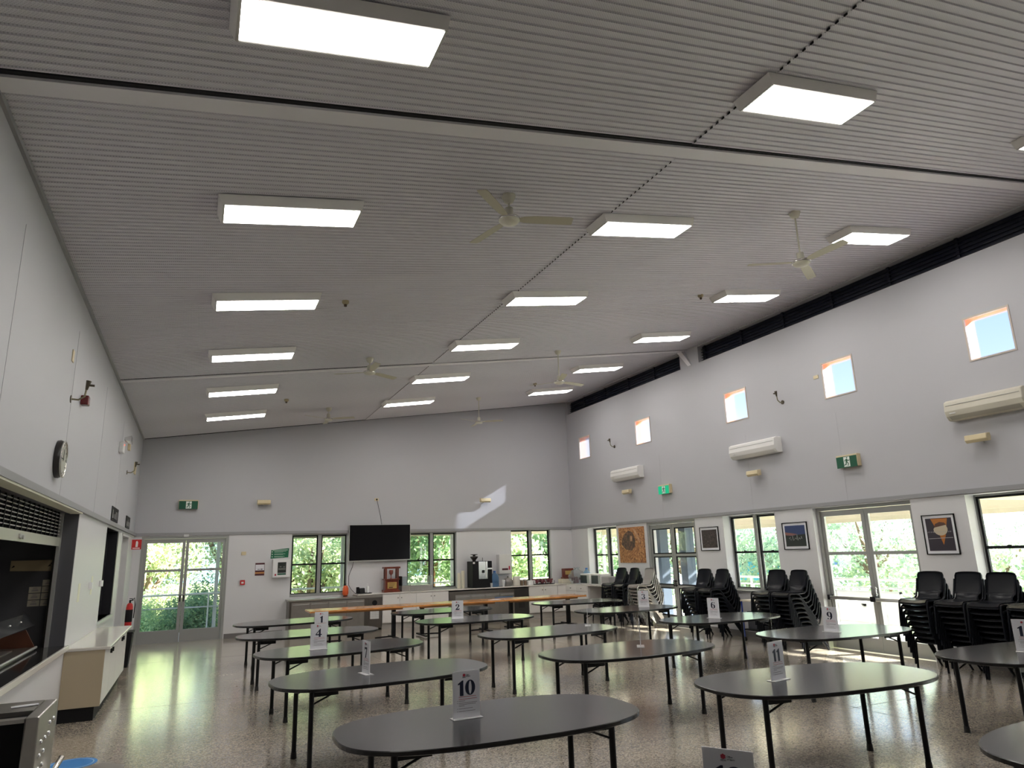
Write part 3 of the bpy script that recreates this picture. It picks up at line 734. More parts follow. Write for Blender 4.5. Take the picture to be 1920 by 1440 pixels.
def exit_sign(w, u, z, lb, lit=False):
    t = thing('exit_sign', lb, 'exit sign', WP(w, u, 0, z), 0, 'green running man exit signs')
    f = (lambda x, d, zz: (-d, -x, zz)) if w == 'R' else (lambda x, d, zz: (x, -d, zz))
    def bx(mb, x0, x1, d0, d1, z0, z1):
        a = f(x0, d0, z0); b = f(x1, d1, z1); mb.box(a[0], b[0], a[1], b[1], a[2], b[2])
    m = MB(); bx(m, -.235, .235, 0, .10, -.10, .13); m.build('housing', cream_pl, t, bevel=.006)
    m = MB(); bx(m, -.225, .225, .10, .108, -.11, .10); m.build('face', exit_lg if lit else exit_g, t)
    m = MB(); bx(m, -.06, .075, .108, .110, -.095, .09); m.build('doorway_panel', exit_w, t)
    m = MB(); runner(m, .20, lambda x, zz, q: f(x, .110 + .002 * q, zz - .01)); m.build('running_figure', exit_g, t)
exit_sign('R', 15.08, 3.43, 'lit green exit sign on the right wall above the blue framed door', True)
exit_sign('R', 9.32, 3.42, 'green exit sign on the right wall above the white lit double door')
exit_sign('B', -.27, 3.42, 'green exit sign on the back wall above the glazed door')
m = MB(); m.box(-.012, 0, -.06, .06, -.035, .035); tag(m.build('wall_plate', cream_pl, loc=(XR, 9.84, 5.20), bevel=.003), 'small cream plate beside the fourth square window', 'switch plate')

# framed pictures on the right wall
def picture(y0, y1, z0, z1, label, art, frame=True, mount=.05, col=(.3, .3, .3), fr=.014):
    # y0 is the far (image-left) edge
    t = thing('framed_picture' if frame else 'photo_poster', label, 'picture' if frame else 'poster', (XR - .006, (y0 + y1) / 2, (z0 + z1) / 2))
    w_, h = (y0 - y1) / 2, (z1 - z0) / 2
    f = lambda x, d, z: (-d, -x, z)     # x to the viewer's right
    def bx(mb, x0, x1, d0, d1, a, b):
        p = f(x0, d0, a); q = f(x1, d1, b); mb.box(p[0], q[0], p[1], q[1], p[2], q[2])
    if frame:
        m = MB(); bx(m, -w_, -w_ + fr, 0, .025, -h, h); bx(m, w_ - fr, w_, 0, .025, -h, h); bx(m, -w_, w_, 0, .025, h - fr, h); bx(m, -w_, w_, 0, .025, -h, -h + fr); m.build('frame', black, t)
        m = MB(); bx(m, -w_ + fr, w_ - fr, 0, .012, -h + fr, h - fr); m.build('mount', paper, t)
    k = fr + mount if frame else 0
    m = MB(); bx(m, -w_ + k, w_ - k, .012 if frame else 0, .014, -h + k, h - k); m.build('print', art, t)
    return t, w_ - k, h - k, f
def art_mat(name, cols, scale, dist=0, vec=None):
    m_ = bpy.data.materials.new(name); m_.use_nodes = True; nt = m_.node_tree; b = nt.nodes['Principled BSDF']; b.inputs['Roughness'].default_value = .35
    tc = nt.nodes.new('ShaderNodeTexCoord'); n = nt.nodes.new('ShaderNodeTexNoise'); n.inputs['Scale'].default_value = scale; n.inputs['Detail'].default_value = 8; n.inputs['Distortion'].default_value = dist
    nt.links.new(tc.outputs['Object'], n.inputs['Vector']); r = nt.nodes.new('ShaderNodeValToRGB'); e = r.color_ramp.elements
    e[0].position = .34; e[0].color = (*cols[0], 1); e[1].position = .66; e[1].color = (*cols[-1], 1)
    for i, c in enumerate(cols[1:-1]): q = e.new(.34 + .32 * (i + 1) / (len(cols) - 1)); q.color = (*c, 1)
    nt.links.new(n.outputs['Fac'], r.inputs['Fac']); nt.links.new(r.outputs[0], b.inputs['Base Color'])
    return m_
straw = art_mat('straw_photo', [(.10, .03, .015), (.42, .17, .06), (.62, .34, .15)], 14, 1.5)
t, w_, h_, f = picture(17.52, 16.24, 1.57, 2.545, 'large unframed brown straw close-up photo poster near the corner', straw, False)
t['label'] = 'large unframed poster of dark fur among brown straw near the corner'
m = MB(); m.prism([(-.50, .02), (-.30, -.12), (-.02, -.16), (.16, -.04), (.20, .14), (.08, .34), (-.12, .40), (-.34, .30), (-.46, .16)], lambda u, v, q: f(u, .014 + .002 * q, v)); m.build('dark_fur', art_mat('fur_photo', [(.035, .02, .018), (.09, .04, .03), (.20, .09, .06)], 18, 1), t)
m = MB(); m.prism([(-.06, .10), (.04, .10), (.06, .24), (-.04, .25)], lambda u, v, q: f(u, .0165 + .001 * q, v)); m.prism([(.10, .44), (.20, .44), (.46, .10), (.40, .04)], lambda u, v, q: f(u, .0165 + .001 * q, v)); m.build('pale_stick', art_mat('stick_photo', [(.40, .18, .10), (.58, .36, .22)], 12), t)
picture(13.88, 13.21, 1.85, 2.40, 'black framed print with a dark scratchy image, smallest on the wall', art_mat('scratch_print', [(.02, .015, .018), (.03, .02, .022), (.16, .11, .11)], 22, 3))
t, w_, h_, f = picture(11.21, 10.55, 1.83, 2.375, 'black framed dusk landscape print with pale script', mat('dusk_sky', (.025, .045, .14), .35))
m = MB(); m.prism([(-w_, -h_), (w_, -h_), (w_, .03), (.05, .02), (-.1, -.0), (-w_, .02)], lambda u, v, q: f(u, .014 + .001 * q, v)); m.build('dark_hill', mat('dusk_ground', (.012, .016, .014), .35), t)
m = MB(); m.prism([(-w_, .02), (-.08, .005), (.06, .03), (-.05, .05), (-w_, .08)], lambda u, v, q: f(u, .0145 + .001 * q, v)); m.build('sunset_glow', mat('dusk_glow', (.22, .10, .09), .35), t)
m = MB(); P = [(-.17, -.05), (-.12, -.02), (-.15, -.07), (-.10, -.08), (-.07, .0), (-.05, -.09), (0, -.04), (.03, -.07), (.05, .02), (.06, -.09), (.10, -.04), (.13, -.07), (.16, -.01), (.17, -.06)]
m.tube([f(x, .018, z) for x, z in P], .005, 5); m.build('script', mat('pale_script', (.40, .42, .40), .5), t)
t, w_, h_, f = picture(8.07, 7.50, 1.70, 2.345, 'black framed print of a cream dome over an orange cone', mat('print_dark', (.035, .028, .04), .35), mount=.045)
m = MB(); m.prism([(-.13, .255), (.16, .255), (.09, -.02), (.035, -.17), (-.01, -.02)], lambda u, v, q: f(u, .014 + .001 * q, v)); m.build('orange_cone', mat('print_orange', (.45, .16, .03), .35), t)
m = MB(); m.prism([(-.10, .02)] + [(.02 + .125 * math.cos(a), .09 + .11 * math.sin(a)) for a in [PI * i / 8 for i in range(8, 17)]][1:-1] + [(.14, .09), (.12, .15), (-.06, .13), (-.10, .09)], lambda u, v, q: f(u, .0155 + .001 * q, v)); m.build('cream_dome', mat('print_cream', (.55, .47, .34), .4), t)
m = MB(); m.prism([(-.09, .11), (.13, .15), (.10, .185), (.02, .20), (-.06, .17)], lambda u, v, q: f(u, .017 + .001 * q, v)); m.build('brown_cap', mat('print_brown', (.10, .045, .03), .4), t)
m = MB()
for x in [-.21 + i * .03 for i in range(14)]:
    m.prism([(x, .03), (x + .008, .03), (x + .016, .05), (x + .008, .05)], lambda u, v, q: f(u, .0185 + .001 * q, v))
m.prism([(-.21, -.07), (.21, -.06), (.21, -.052), (-.21, -.062)], lambda u, v, q: f(u, .0152 + .0005 * q, v)); m.build('white_mark', mat('print_white', (.42, .42, .42), .5), t)

# ------------------------------------------------------------------ back wall fittings
t = thing('television', 'large black wall television with silver bezel', 'television', (4.84, D, 2.35))
m = MB(); m.box(-.89, .89, -.12, -.06, -.50, .50); m.build('casing', black, t)
m = MB(); b_ = .012
for (x0, x1, z0, z1) in ((-.895, -.895 + b_, -.505, .505), (.895 - b_, .895, -.505, .505), (-.895, .895, .505 - b_, .505), (-.895, .895, -.52, -.495)): m.box(x0, x1, -.125, -.10, z0, z1)
m.build('bezel', alu_lt, t)
m = MB(); m.box(-.88, .88, -.123, -.12, -.49, .49); m.build('screen', screen_m, t)
m = MB(); m.box(-.3, .3, -.06, 0, -.2, .2); m.build('mount', black, t)
t = thing('power_outlet', 'small cream socket above the television', 'socket', (4.74, D, 3.58))
m = MB(); m.box(-.06, .06, -.012, 0, -.04, .04); m.build('plate', cream_pl, t); m = MB(); m.box(-.02, .02, -.05, -.012, -.02, .02); m.build('plug', black, t)
m = MB(); m.tube([(4.74, D - .04, 3.57), (4.78, D - .02, 3.45), (4.86, D - .015, 3.1), (4.90, D - .03, 2.84)], .006, 6); tag(m.build('power_cable', black), 'thin black cable from the high socket down to the television', 'cable')
m = MB(); m.tube([(4.1, D - .05, 1.84), (4.08, D - .02, 1.7), (3.98, D - .02, 1.45), (3.98, D - .03, 1.2), (4.05, D - .05, 1.08), (4.15, D - .15, .97)], .006, 6); tag(m.build('power_cable', black), 'thin dark cable hanging below the television to the counter', 'cable')
m = MB(); m.box(-.06, .06, -.03, 0, -.045, .045); tag(m.build('door_sensor', cream_pl, loc=(1.17, D, 2.14), bevel=.004), 'small cream box between the glazed door and green sign', 'sensor')
t = thing('fire_call_point', 'small red fire call point right of the glazed door', 'call point', (1.18, D, 1.39))
m = MB(); m.box(-.06, .06, -.05, 0, -.06, .06); m.build('case', red_m, t, bevel=.004); m = MB(); m.box(-.03, .03, -.052, -.05, -.03, .02); m.build('glass_label', white_pl, t)
t = thing('notice', 'small white and brown poster on the back wall', 'poster', (1.60, D, 1.55))
m = MB(); m.box(-.12, .12, -.01, 0, 0, .33); m.build('sheet', mat('maroon_print', (.08, .02, .025), .5), t)
m = MB(); m.box(-.11, .11, -.012, -.01, .135, .285); m.build('white_panel', paper, t); m = MB(); m.box(-.12, .12, -.012, -.01, .05, .09); m.build('orange_band', mat('tan_orange', (.55, .25, .08), .5), t)
m = MB(); m.box(-.06, .0, -.0135, -.012, .15, .17); m.box(.02, .07, -.0135, -.012, .145, .18); m.build('printing', greyink, t)
t = thing('first_aid_sign', 'green first aid instruction sign above the defibrillator cabinet', 'sign', (2.10, D, 1.99))
m = MB(); m.prism([(-.24, -.01), (.22, .015), (.235, .26), (-.23, .22)], lambda u, v, q: (u, -.012 * q, v)); m.build('board', mat('safety_green', (.0, .12, .055), .45), t)
m = MB()
for i in range(3):
    z = .025 + i * .065; m.lathe([(.016, 0), (.016, -.002)], 12, (-.20, -.012, z + .015), ax='y'); m.box(-.15, .12 + .02 * i, -.0135, -.012, z + .018, z + .027); m.box(-.15, .08, -.0135, -.012, z, z + .007)
m.box(-.2, .2, -.0135, -.012, .205, .222); m.build('lettering', mat('pale_green_ink', (.45, .6, .5), .6), t)
t = thing('defibrillator_cabinet', 'white defibrillator cabinet with dark window beside the first window', 'cabinet', (2.14, D, 1.48))
m = MB(); m.box(-.23, .23, -.17, 0, 0, .48); m.build('box', mat('cabinet_white', (.66, .66, .64), .4), t, bevel=.008)
m = MB(); m.box(-.215, .215, -.178, -.17, .012, .468); d_ = m.build('door', white_pl, t)
m = MB(); m.box(-.10, .12, -.180, -.178, .12, .40); m.build('window', mat('dark_panel', (.03, .035, .03), .3), d_)
m = MB(); m.box(-.10, .12, -.180, -.178, .07, .11); m.build('label_strip', exit_g, d_); m = MB(); m.box(-.17, -.13, -.181, -.178, .05, .10); m.build('red_mark', redink, d_)
m = MB(); m.box(-.05, -.0, -.182, -.18, .27, .30); m.box(.04, .09, -.182, -.18, .26, .29); m.box(-.08, .10, -.182, -.18, .20, .245); m.build('contents', mat('dull_grey', (.16, .17, .15), .5), d_)
t = thing('water_heater', 'white wall mounted hot water unit beside the coffee machine', 'water heater', (8.72, D, 1.33))
m = MB(); m.box(-.21, .21, -.22, 0, 0, .57); m.build('casing', mat('unit_white', (.66, .65, .63), .4), t, bevel=.01)
m = MB(); m.box(-.12, .08, -.223, -.22, .10, .16); m.build('control_strip', mat('maroon_strip', (.08, .015, .02), .3), t); m = MB(); m.box(.10, .15, -.223, -.22, .11, .22); m.build('brand_mark', redink, t)

# ------------------------------------------------------------------ back counter
CY = D - .65
def doors(t, x0, x1, n, z0, z1, y, m_, hm, knob=True, hz_=.1):
    w_ = (x1 - x0) / n
    for i in range(n):
        a = x0 + i * w_
        k = MB(); k.box(a + .004, a + w_ - .004, y - .02, y, z0, z1); d = k.build('door', m_, t)
        s = a + (w_ - .05 if i % 2 == 0 else .05)
        k = MB()
        if knob: k.lathe([(.006, 0), (.006, -.015), (.014, -.02), (.012, -.032)], 12, (s, y - .02, z1 - hz_), ax='y'); k.build('knob', mat('dark_knob', (.03, .025, .02), .3, .5), d)
        else: k.box(a + .03, a + w_ - .03, y - .05, y - .02, z1 - .06, z1 - .045); k.build('handle', hm, d)
ct = thing('counter_top', 'long pale laminate worktop along the back wall', 'worktop', (0, 0, 0))
m = MB(); m.box(4.12, XR, CY - .03, D - .001, .935, .965); m.build('slab', ctop, ct, bevel=.005)
m = MB(); m.box(XR - .66, XR - .001, 17.2, CY - .03, .935, .965); m.build('return_slab', ctop, ct, bevel=.005)
f1 = thing('bar_fridge', 'four door stainless under-counter fridge beneath the first window', 'fridge', (0, 0, 0))
m = MB(); m.box(2.33, 4.78, CY, D - .002, .06, .86); m.build('body', steel_d, f1)
m = MB(); m.box(2.30, 4.10, CY - .02, D - .002, .86, .90); m.box(4.10, 4.80, CY - .02, D - .002, .86, .93); m.build('top', steel, f1)
doors(f1, 2.38, 4.30, 4, .10, .83, CY, steel, alu_lt, knob=False)
m = MB(); m.box(4.42, 4.77, CY - .015, CY, .10, .84); v_ = m.build('motor_panel', steel_d, f1)
m = MB(); m.box(4.46, 4.70, CY - .02, CY - .015, .30, .52); m.build('vent_grille', mat('vent_white', (.70, .70, .68), .4), v_)
m = MB(); m.lathe([(.07, 0), (.07, -.01)], 18, (4.58, CY - .015, .72), ax='y'); m.build('dial', black, v_)
m = MB()
for i in range(5): m.box(4.47 + i * .045, 4.475 + i * .045, CY - .022, CY - .02, .30, .52); m.box(4.46, 4.70, CY - .022, CY - .02, .315 + i * .045, .32 + i * .045)
m.build('grille_bar', mat('vent_grey', (.3, .3, .3), .5), v_)
cb = thing('kitchen_cupboard', 'white cupboard run with four doors below the television', 'cupboard', (0, 0, 0))
m = MB(); m.box(4.80, 6.72, CY, D - .002, .16, .935); m.build('body', cabin, cb); m = MB(); m.box(4.80, 6.72, CY + .05, D - .002, 0, .16); m.build('kickboard', mat('pale_kick', (.42, .40, .37), .5), cb)
doors(cb, 4.80, 6.72, 4, .18, .92, CY, cabin, None)
f2 = thing('bar_fridge', 'dark framed stainless under-counter fridge beneath the coffee machine', 'fridge', (0, 0, 0))
m = MB(); m.box(6.74, 9.26, CY, D - .002, .05, .90); m.build('body', steel_d, f2)
doors(f2, 6.92, 8.78, 4, .08, .80, CY, steel, alu_lt, knob=False)
m = MB(); m.box(8.80, 9.24, CY - .015, CY, .06, .88); v_ = m.build('motor_panel', mat('charcoal_panel', (.035, .033, .03), .4), f2)
m = MB()
for i in range(6): m.box(8.92, 9.12, CY - .02, CY - .015, .35 + i * .035, .365 + i * .035)
m.build('vent_slot', black, v_)
m = MB(); m.box(8.15, 8.72, CY - .045, CY - .02, .60, .69); m.build('tea_towel', mat('blue_towel', (.10, .18, .32), .8), f2)
cc = thing('kitchen_cupboard', 'white cupboard run turning the far right corner', 'cupboard', (0, 0, 0))
m = MB(); m.box(9.28, XR - .002, CY, D - .002, .16, .935); m.box(XR - .65, XR - .002, 18.40, CY, .16, .935); m.build('body', cabin, cc)
m = MB(); m.box(9.28, XR - .002, CY + .05, D - .002, 0, .16); m.box(XR - .60, XR - .002, 18.42, CY + .05, 0, .16); m.build('kickboard', MATS['pale_kick'], cc)
doors(cc, 9.30, 10.24, 2, .18, .92, CY, cabin, None)
m = MB(); m.box(10.25, 10.53, CY - .015, CY, .18, .92); m.build('filler_panel', cabin, cc)
for i in range(2):
    k = MB(); a = 18.42 + i * .65; k.box(XR - .67, XR - .65, a, a + .64, .18, .76); d = k.build('door', cabin, cc)
    k = MB(); k.lathe([(.006, 0), (.012, -.03)], 12, (XR - .67, a + .07, .68), ax='x'); k.build('knob', MATS['dark_knob'], d)
    k = MB(); k.box(XR - .67, XR - .65, a, a + .64, .77, .92); d = k.build('drawer', cabin, cc)
    k = MB(); k.lathe([(.006, 0), (.012, -.03)], 12, (XR - .67, a + .3, .85), ax='x'); k.build('knob', MATS['dark_knob'], d)
m = MB(); m.box(XR - .6, XR - .01, 17.22, 17.26, 0, .935); tag(m.build('desk_panel', cabin), 'white end panel holding up the corner worktop', 'panel')

# counter items -------------------------------------------------
def at(x, y=None): return (x, CY + .33 if y is None else y, .967)
t = thing('hand_radio', 'orange handset hanging at the first window corner', 'handset', (3.88, D - .12, .92))
m = MB(); m.lathe([(.05, 0), (.085, .06), (.08, .2), (.05, .27)], 14); m.build('body', orange, t); m = MB(); m.tube([(0, 0, .27), (.01, 0, .33)], .008, 6); m.build('aerial', black, t); m = MB(); m.lathe([(.06, -.02), (.06, .0)], 14); m.build('stand', black, t)
m = MB(); m.box(-.20, .22, -.14, .14, 0, .015); tag(m.build('tray', black, loc=at(4.33), bevel=.004), 'black tray under the telephone on the worktop', 'tray')
t = thing('telephone', 'black cordless telephone on its base beside the white bottle', 'telephone', (4.25, CY + .33, .983))
m = MB(); m.box(-.11, -.03, -.04, .04, 0, .16); m.build('handset', black, t, bevel=.015); m = MB(); m.hexa([(-.02, -.07, 0), (.12, -.07, 0), (.12, .07, 0), (-.02, .07, 0)], [(-.02, -.02, .12), (.12, -.02, .12), (.12, .07, .13), (-.02, .07, .13)]); m.build('base', black, t)
t = thing('pump_bottle', 'white pump bottle beside the black telephone', 'bottle', (4.46, CY + .33, .983))
m = MB(); m.lathe([(.035, 0), (.037, .01), (.037, .15), (.015, .18)], 16); m.build('bottle', white_pl, t); m = MB(); m.tube([(0, 0, .18), (0, 0, .235), (-.035, 0, .235)], .007, 6); m.build('pump', white_pl, t)
t = thing('timber_trophy', 'red-brown timber trophy shrine with brass plate below the television', 'trophy', at(5.12))
m = MB(); m.box(-.23, .23, -.15, .15, 0, .06); m.box(-.19, .19, -.12, .12, .06, .33); m.box(-.22, .22, -.14, .14, .33, .36); m.build('plinth', dwood, t, bevel=.006)
for sx in (-.17, .17):
    for sy in (-.1, .1):
        m = MB(); m.box(sx - .02, sx + .02, sy - .02, sy + .02, .36, .64); m.build('post', dwood, t)
m = MB(); m.box(-.23, .23, -.15, .15, .64, .69); m.build('roof', dwood, t, bevel=.008)
m = MB(); m.box(-.13, .13, -.125, -.12, .10, .27); pl_ = m.build('plate', gold, t); m = MB()
for i in range(4): m.box(-.1, .1 - .02 * i, -.128, -.125, .24 - i * .03, .247 - i * .03)
m.box(-.09, .02, -.128, -.125, .115, .14); m.build('engraving', brown_m, pl_)
m = MB(); m.lathe([(.035, .36), (.01, .40), (.012, .46), (.05, .50), (.06, .56), (.05, .60)], 18); m.build('cup', mat('trophy_silver_red', (.35, .12, .10), .3, .5), t)
t = thing('display_case', 'low clear glass display guard with steel base near the sink', 'display case', at(5.83))
m = MB(); m.box(-.45, .45, -.2, .2, 0, .16); m.build('base', steel, t, bevel=.006)
m = MB(); m.box(-.44, .44, -.2, -.195, .16, .40); m.box(-.46, .46, -.2, .1, .395, .40); m.build('glass', clearpl, t); m = MB(); m.box(-.46, -.44, -.2, .1, .16, .42); m.build('end_bracket', black, t); m = MB(); m.box(.43, .45, -.2, -.15, .16, .42); m.build('white_end', white_pl, t)
t = thing('sink_tap', 'small chrome tap in front of the glass display guard', 'tap', (5.60, CY + .10, .967))
m = MB(); m.tube([(0, 0, 0), (0, 0, .15), (0, -.06, .18), (0, -.1, .15)], .010, 8); m.build('spout', chrome, t); m = MB(); m.lathe([(.03, 0), (.02, .02)], 14); m.build('flange', chrome, t)
for i, (dx, h) in enumerate(((7.16, .44), (7.29, .50))):
    m = MB(); m.lathe([(.05, 0), (.052, .02), (.050, h - .03), (.045, h)], 14)
    tag(m.build('cup_tube', mat('cream_cardboard', (.66, .62, .50), .6), loc=at(dx)), ('shorter' if i == 0 else 'taller') + ' cream tube of stacked cups beside the coffee machine', 'cups')
t = thing('coffee_machine', 'black coffee machine with chrome front and bean hopper', 'coffee machine', at(7.82))
m = MB(); m.box(-.31, .31, -.24, .24, 0, .76); m.build('body', black, t, bevel=.01)
m = MB(); m.box(-.12, .16, -.25, -.24, .25, .75); pn = m.build('chrome_front', mat('mirror_panel', (.55, .54, .50), .15, .9), t)
m = MB(); m.box(.10, .13, -.262, -.25, .28, .74); m.build('white_strip', white_pl, pn); m = MB(); m.box(-.02, .06, -.262, -.25, .42, .50); m.build('dispenser', black, pn)
m = MB(); m.lathe([(.05, .76), (.055, .80), (.11, .86), (.12, .90), (.04, .91), (.04, .94), (.11, .95), (.11, .965)], 20, (-.17, 0, 0)); m.build('bean_hopper', mat('smoked_plastic', (.03, .025, .022), .2), t)
m = MB(); m.tube([(.1, 0, .76), (.1, 0, .86)], .008, 6); m.build('stem', black, t); m = MB(); m.box(.14, .30, -.27, -.24, .52, .56); m.build('lever', chrome, t)
m = MB(); m.box(-.30, -.24, -.25, -.24, .69, .74); m.build('logo_tile', white_pl, t)
def water_bottle(x, y, z, lb, tilt=0):
    t = thing('water_bottle', lb, 'water bottle', (x, y, z)); 
    m = MB(); m.lathe([(.11, 0), (.13, .02), (.13, .1), (.12, .12), (.13, .14), (.13, .26), (.10, .33), (.04, .40), (.035, .43)], 20); m.build('bottle', bluepl, t); m = MB(); m.lathe([(.038, .42), (.038, .46)], 14); m.build('cap', mat('blue_cap', (.03, .12, .4), .4), t)
    return t
water_bottle(8.29, CY + .3, .967, 'large clear blue water bottle right of the coffee machine')
m = MB(); m.lathe([(.028, 0), (.05, .17), (.05, .19)], 16); tag(m.build('cup_stack', white_pl, loc=(8.52, CY + .16, .967)), 'white tapered cup stack before the blue water bottle', 'cups')
m = MB(); m.lathe([(.035, 0), (.04, .12)], 14); tag(m.build('cup_stack', mat('grey_cup', (.5, .5, .5), .4), loc=(8.10, CY + .10, .967)), 'short grey cup at the foot of the coffee machine', 'cups')
t = thing('food_warmer', 'steel soup kettle between the blue bottle and white canister', 'soup kettle', at(8.74))
m = MB(); m.lathe([(.11, 0), (.13, .03), (.13, .2), (.11, .22), (.03, .25)], 20); m.build('pot', mat('kettle_grey', (.28, .26, .25), .35, .5), t); m = MB(); m.lathe([(.015, .25), (.02, .28)], 10); m.build('lid_knob', black, t)
m = MB(); m.lathe([(.11, 0), (.115, .02), (.115, .24), (.10, .27)], 20); tag(m.build('canister', mat('cream_tin', (.66, .62, .55), .4), loc=at(9.02)), 'white round canister on the back worktop', 'canister')
for i, x in enumerate((9.20, 9.32)):
    t = thing('storage_jar', ('left' if i == 0 else 'right') + ' small brown filled jar beside the white canister', 'jar', at(x)); m = MB(); m.lathe([(.045, 0), (.047, .01), (.047, .14)], 14); m.build('jar', mat('brown_jar', (.20, .14, .09), .3), t); m = MB(); m.lathe([(.048, .14), (.048, .17)], 14); m.build('lid', white_pl, t)
m = MB(); m.box(-.12, .12, -.10, .10, 0, .13); tag(m.build('napkin_box', white_pl, loc=at(9.50), bevel=.006), 'white napkin box right of the jars', 'box')
for i, x in enumerate((9.66, 9.90, 10.16)):
    t = thing('sachet_rack', '%s wire rack full of red sachets on the back worktop' % ('left', 'middle', 'right')[i], 'rack', at(x), 0, 'sachet racks')
    m = MB(); m.box(-.11, .11, -.12, .12, 0, .02)
    for xx in (-.105, .105):
        for yy in (-.115, .115): m.box(xx - .005, xx + .005, yy - .005, yy + .005, 0, .11)
    m.build('rack', black, t)
    m = MB(); random.seed(i)
    for q in range(26):
        a, b, c = random.uniform(-.09, .07), random.uniform(-.1, .08), random.uniform(.02, .12); m.box(a, a + .035, b, b + .02, c, c + .05)
    tag(m.build('sachet', [mat('sachet_red', (.20, .05, .06), .5, noise=.5, nscale=40)], t), kind='stuff')
m = MB(); m.box(-.27, .27, -.16, .16, 0, .13); tag(m.build('storage_box', mat('cream_box', (.60, .55, .45), .5), loc=(10.80, D - .35, .967), bevel=.006), 'low cream box under the wooden award case', 'box')
t = thing('award_case', 'small red-brown wooden award case with gold plaque in the corner', 'award', (10.85, D - .33, 1.098))
m = MB(); m.box(-.23, .23, -.14, .12, 0, .05); m.build('base', dwood, t, bevel=.005); m = MB(); m.box(-.20, .20, .05, .11, .05, .31); m.build('back_board', dwood, t, bevel=.005); m = MB(); m.box(-.10, .12, .045, .05, .12, .24); m.build('plaque', gold, t)
t = thing('plastic_bag', 'clear crumpled plastic bag in the worktop corner', 'bag', (10.86, 19.55, .967))
m = MB(); m.lathe([(.12, 0), (.24, .08), (.26, .22), (.17, .36), (.06, .43), (.10, .47)], 18); o = m.build('bag', clearpl, t)
for v in o.data.vertices: v.co += Vector((random.uniform(-.025, .025), random.uniform(-.025, .025), random.uniform(-.02, .02)))
m = MB()
for q in range(14):
    a, b, c = random.uniform(-.13, .13), random.uniform(-.13, .13), random.uniform(.0, .12); m.box(a - .03, a + .03, b - .02, b + .02, c, c + .06)
tag(m.build('wrapped_item', mat('dark_maroon_pack', (.10, .03, .035), .5), t), kind='stuff')
water_bottle(10.92, 19.05, .967, 'blue water bottle beside the corner window')
def microwave(y, lb, x=XR - .36):
    t = thing('microwave_oven', lb, 'microwave', (x, y, .967), 0, 'white microwaves')
    m = MB(); m.box(-.18, .18, -.26, .26, 0, .30); m.build('body', white_pl, t, bevel=.008)
    m = MB(); m.box(-.19, -.18, -.13, .24, .03, .26); m.build('door_window', mat('mw_glass', (.03, .045, .05), .2), t); m = MB(); m.box(-.188, -.18, -.25, -.15, .03, .26); m.build('control_panel', mat('mw_panel', (.45, .5, .45), .4), t)
microwave(18.72, 'white microwave nearest the corner window, farther of the two')
microwave(18.08, 'white microwave beside the stacked black chairs, nearer of the two')
m = MB(); m.box(-.16, .16, -.20, .20, 0, .24); tag(m.build('crate', mat('grey_crate', (.38, .37, .36), .5), loc=(XR - .42, 17.5, .967), bevel=.02), 'grey plastic crate at the end of the corner worktop', 'crate')

# ------------------------------------------------------------------ timber tables joined in a long line
tp = None
for i in range(3):
    x0 = 2.47 + i * 2.42; 
    t = thing('timber_table', ('left', 'middle', 'right')[i] + ' long varnished pine table of the line before the back counter', 'table', (x0 + 1.205, 17.45, 0), 0, 'pine tables joined end to end')
    m = MB(); m.box(-1.205, 1.205, -.42, .42, .735, .772); m.build('tabletop', wood, t, bevel=.005)
    m = MB(); m.box(-1.0, 1.0, -.30, -.27, .69, .735); m.box(-1.0, 1.0, .27, .30, .69, .735); m.build('side_rail', wood_e, t)
    for sx in (-.85, .85):
        m = MB(); m.box(sx - .045, sx + .045, -.045, .045, .05, .735); lg = m.build('leg', leg_m, t)
        m = MB(); m.box(sx - .035, sx + .035, -.40, .40, .025, .06); m.build('foot', leg_m, lg)
        m = MB(); m.tube([(sx, .0, .06), (sx + (.45 if sx < 0 else -.45), 0, .05)], .018, 8); m.build('brace', leg_m, lg)
m = MB(); m.box(-.16, .16, -.06, .06, 0, .006); m.box(-.05, .12, -.02, .05, .006, .012); tag(m.build('paper_sheet', paper, loc=(7.15, 17.3, .774)), 'white papers lying on the pine tables', 'paper')

# ------------------------------------------------------------------ oval tables
A_, B_, E_ = 1.13, .62, 2.8
def sup(n=72, a=A_, b=B_, e=E_):
    o = []
    for i in range(n):
        t = 2 * PI * i / n; c, s = math.cos(t), math.sin(t)
        o.append((a * math.copysign(abs(c) ** (2 / e), c), b * math.copysign(abs(s) ** (2 / e), s)))
    return o
tproto = thing('oval_table', '', 'table')
m = MB(); P = sup(); n = len(P)
rings = [(.985, .733), (1.0, .738), (1.0, .762), (.994, .767)]
vs = []
for k, z in rings: vs += [(x * k, y * k, z) for x, y in P]
fs = [(i * n + j, i * n + (j + 1) % n, (i + 1) * n + (j + 1) % n, (i + 1) * n + j) for i in range(3) for j in range(n)]
m.cur = 1; m.add(vs, fs); m.add([(x * .985, y * .985, .733) for x, y in P], [tuple(range(n))[::-1]])
m.cur = 0; m.add([(x * .994, y * .994, .767) for x, y in P], [tuple(range(n))])
m.build('tabletop', [tab_m, tab_e], tproto)
m = MB()
for sx in (-1, 1):
    m.box(sx * .81 - .02, sx * .81 + .02, -.34, .34, .70, .733); 
m.box(-.83, .83, -.25, -.22, .705, .733); m.box(-.83, .83, .22, .25, .705, .733)
m.build('under_frame', leg_m, tproto)
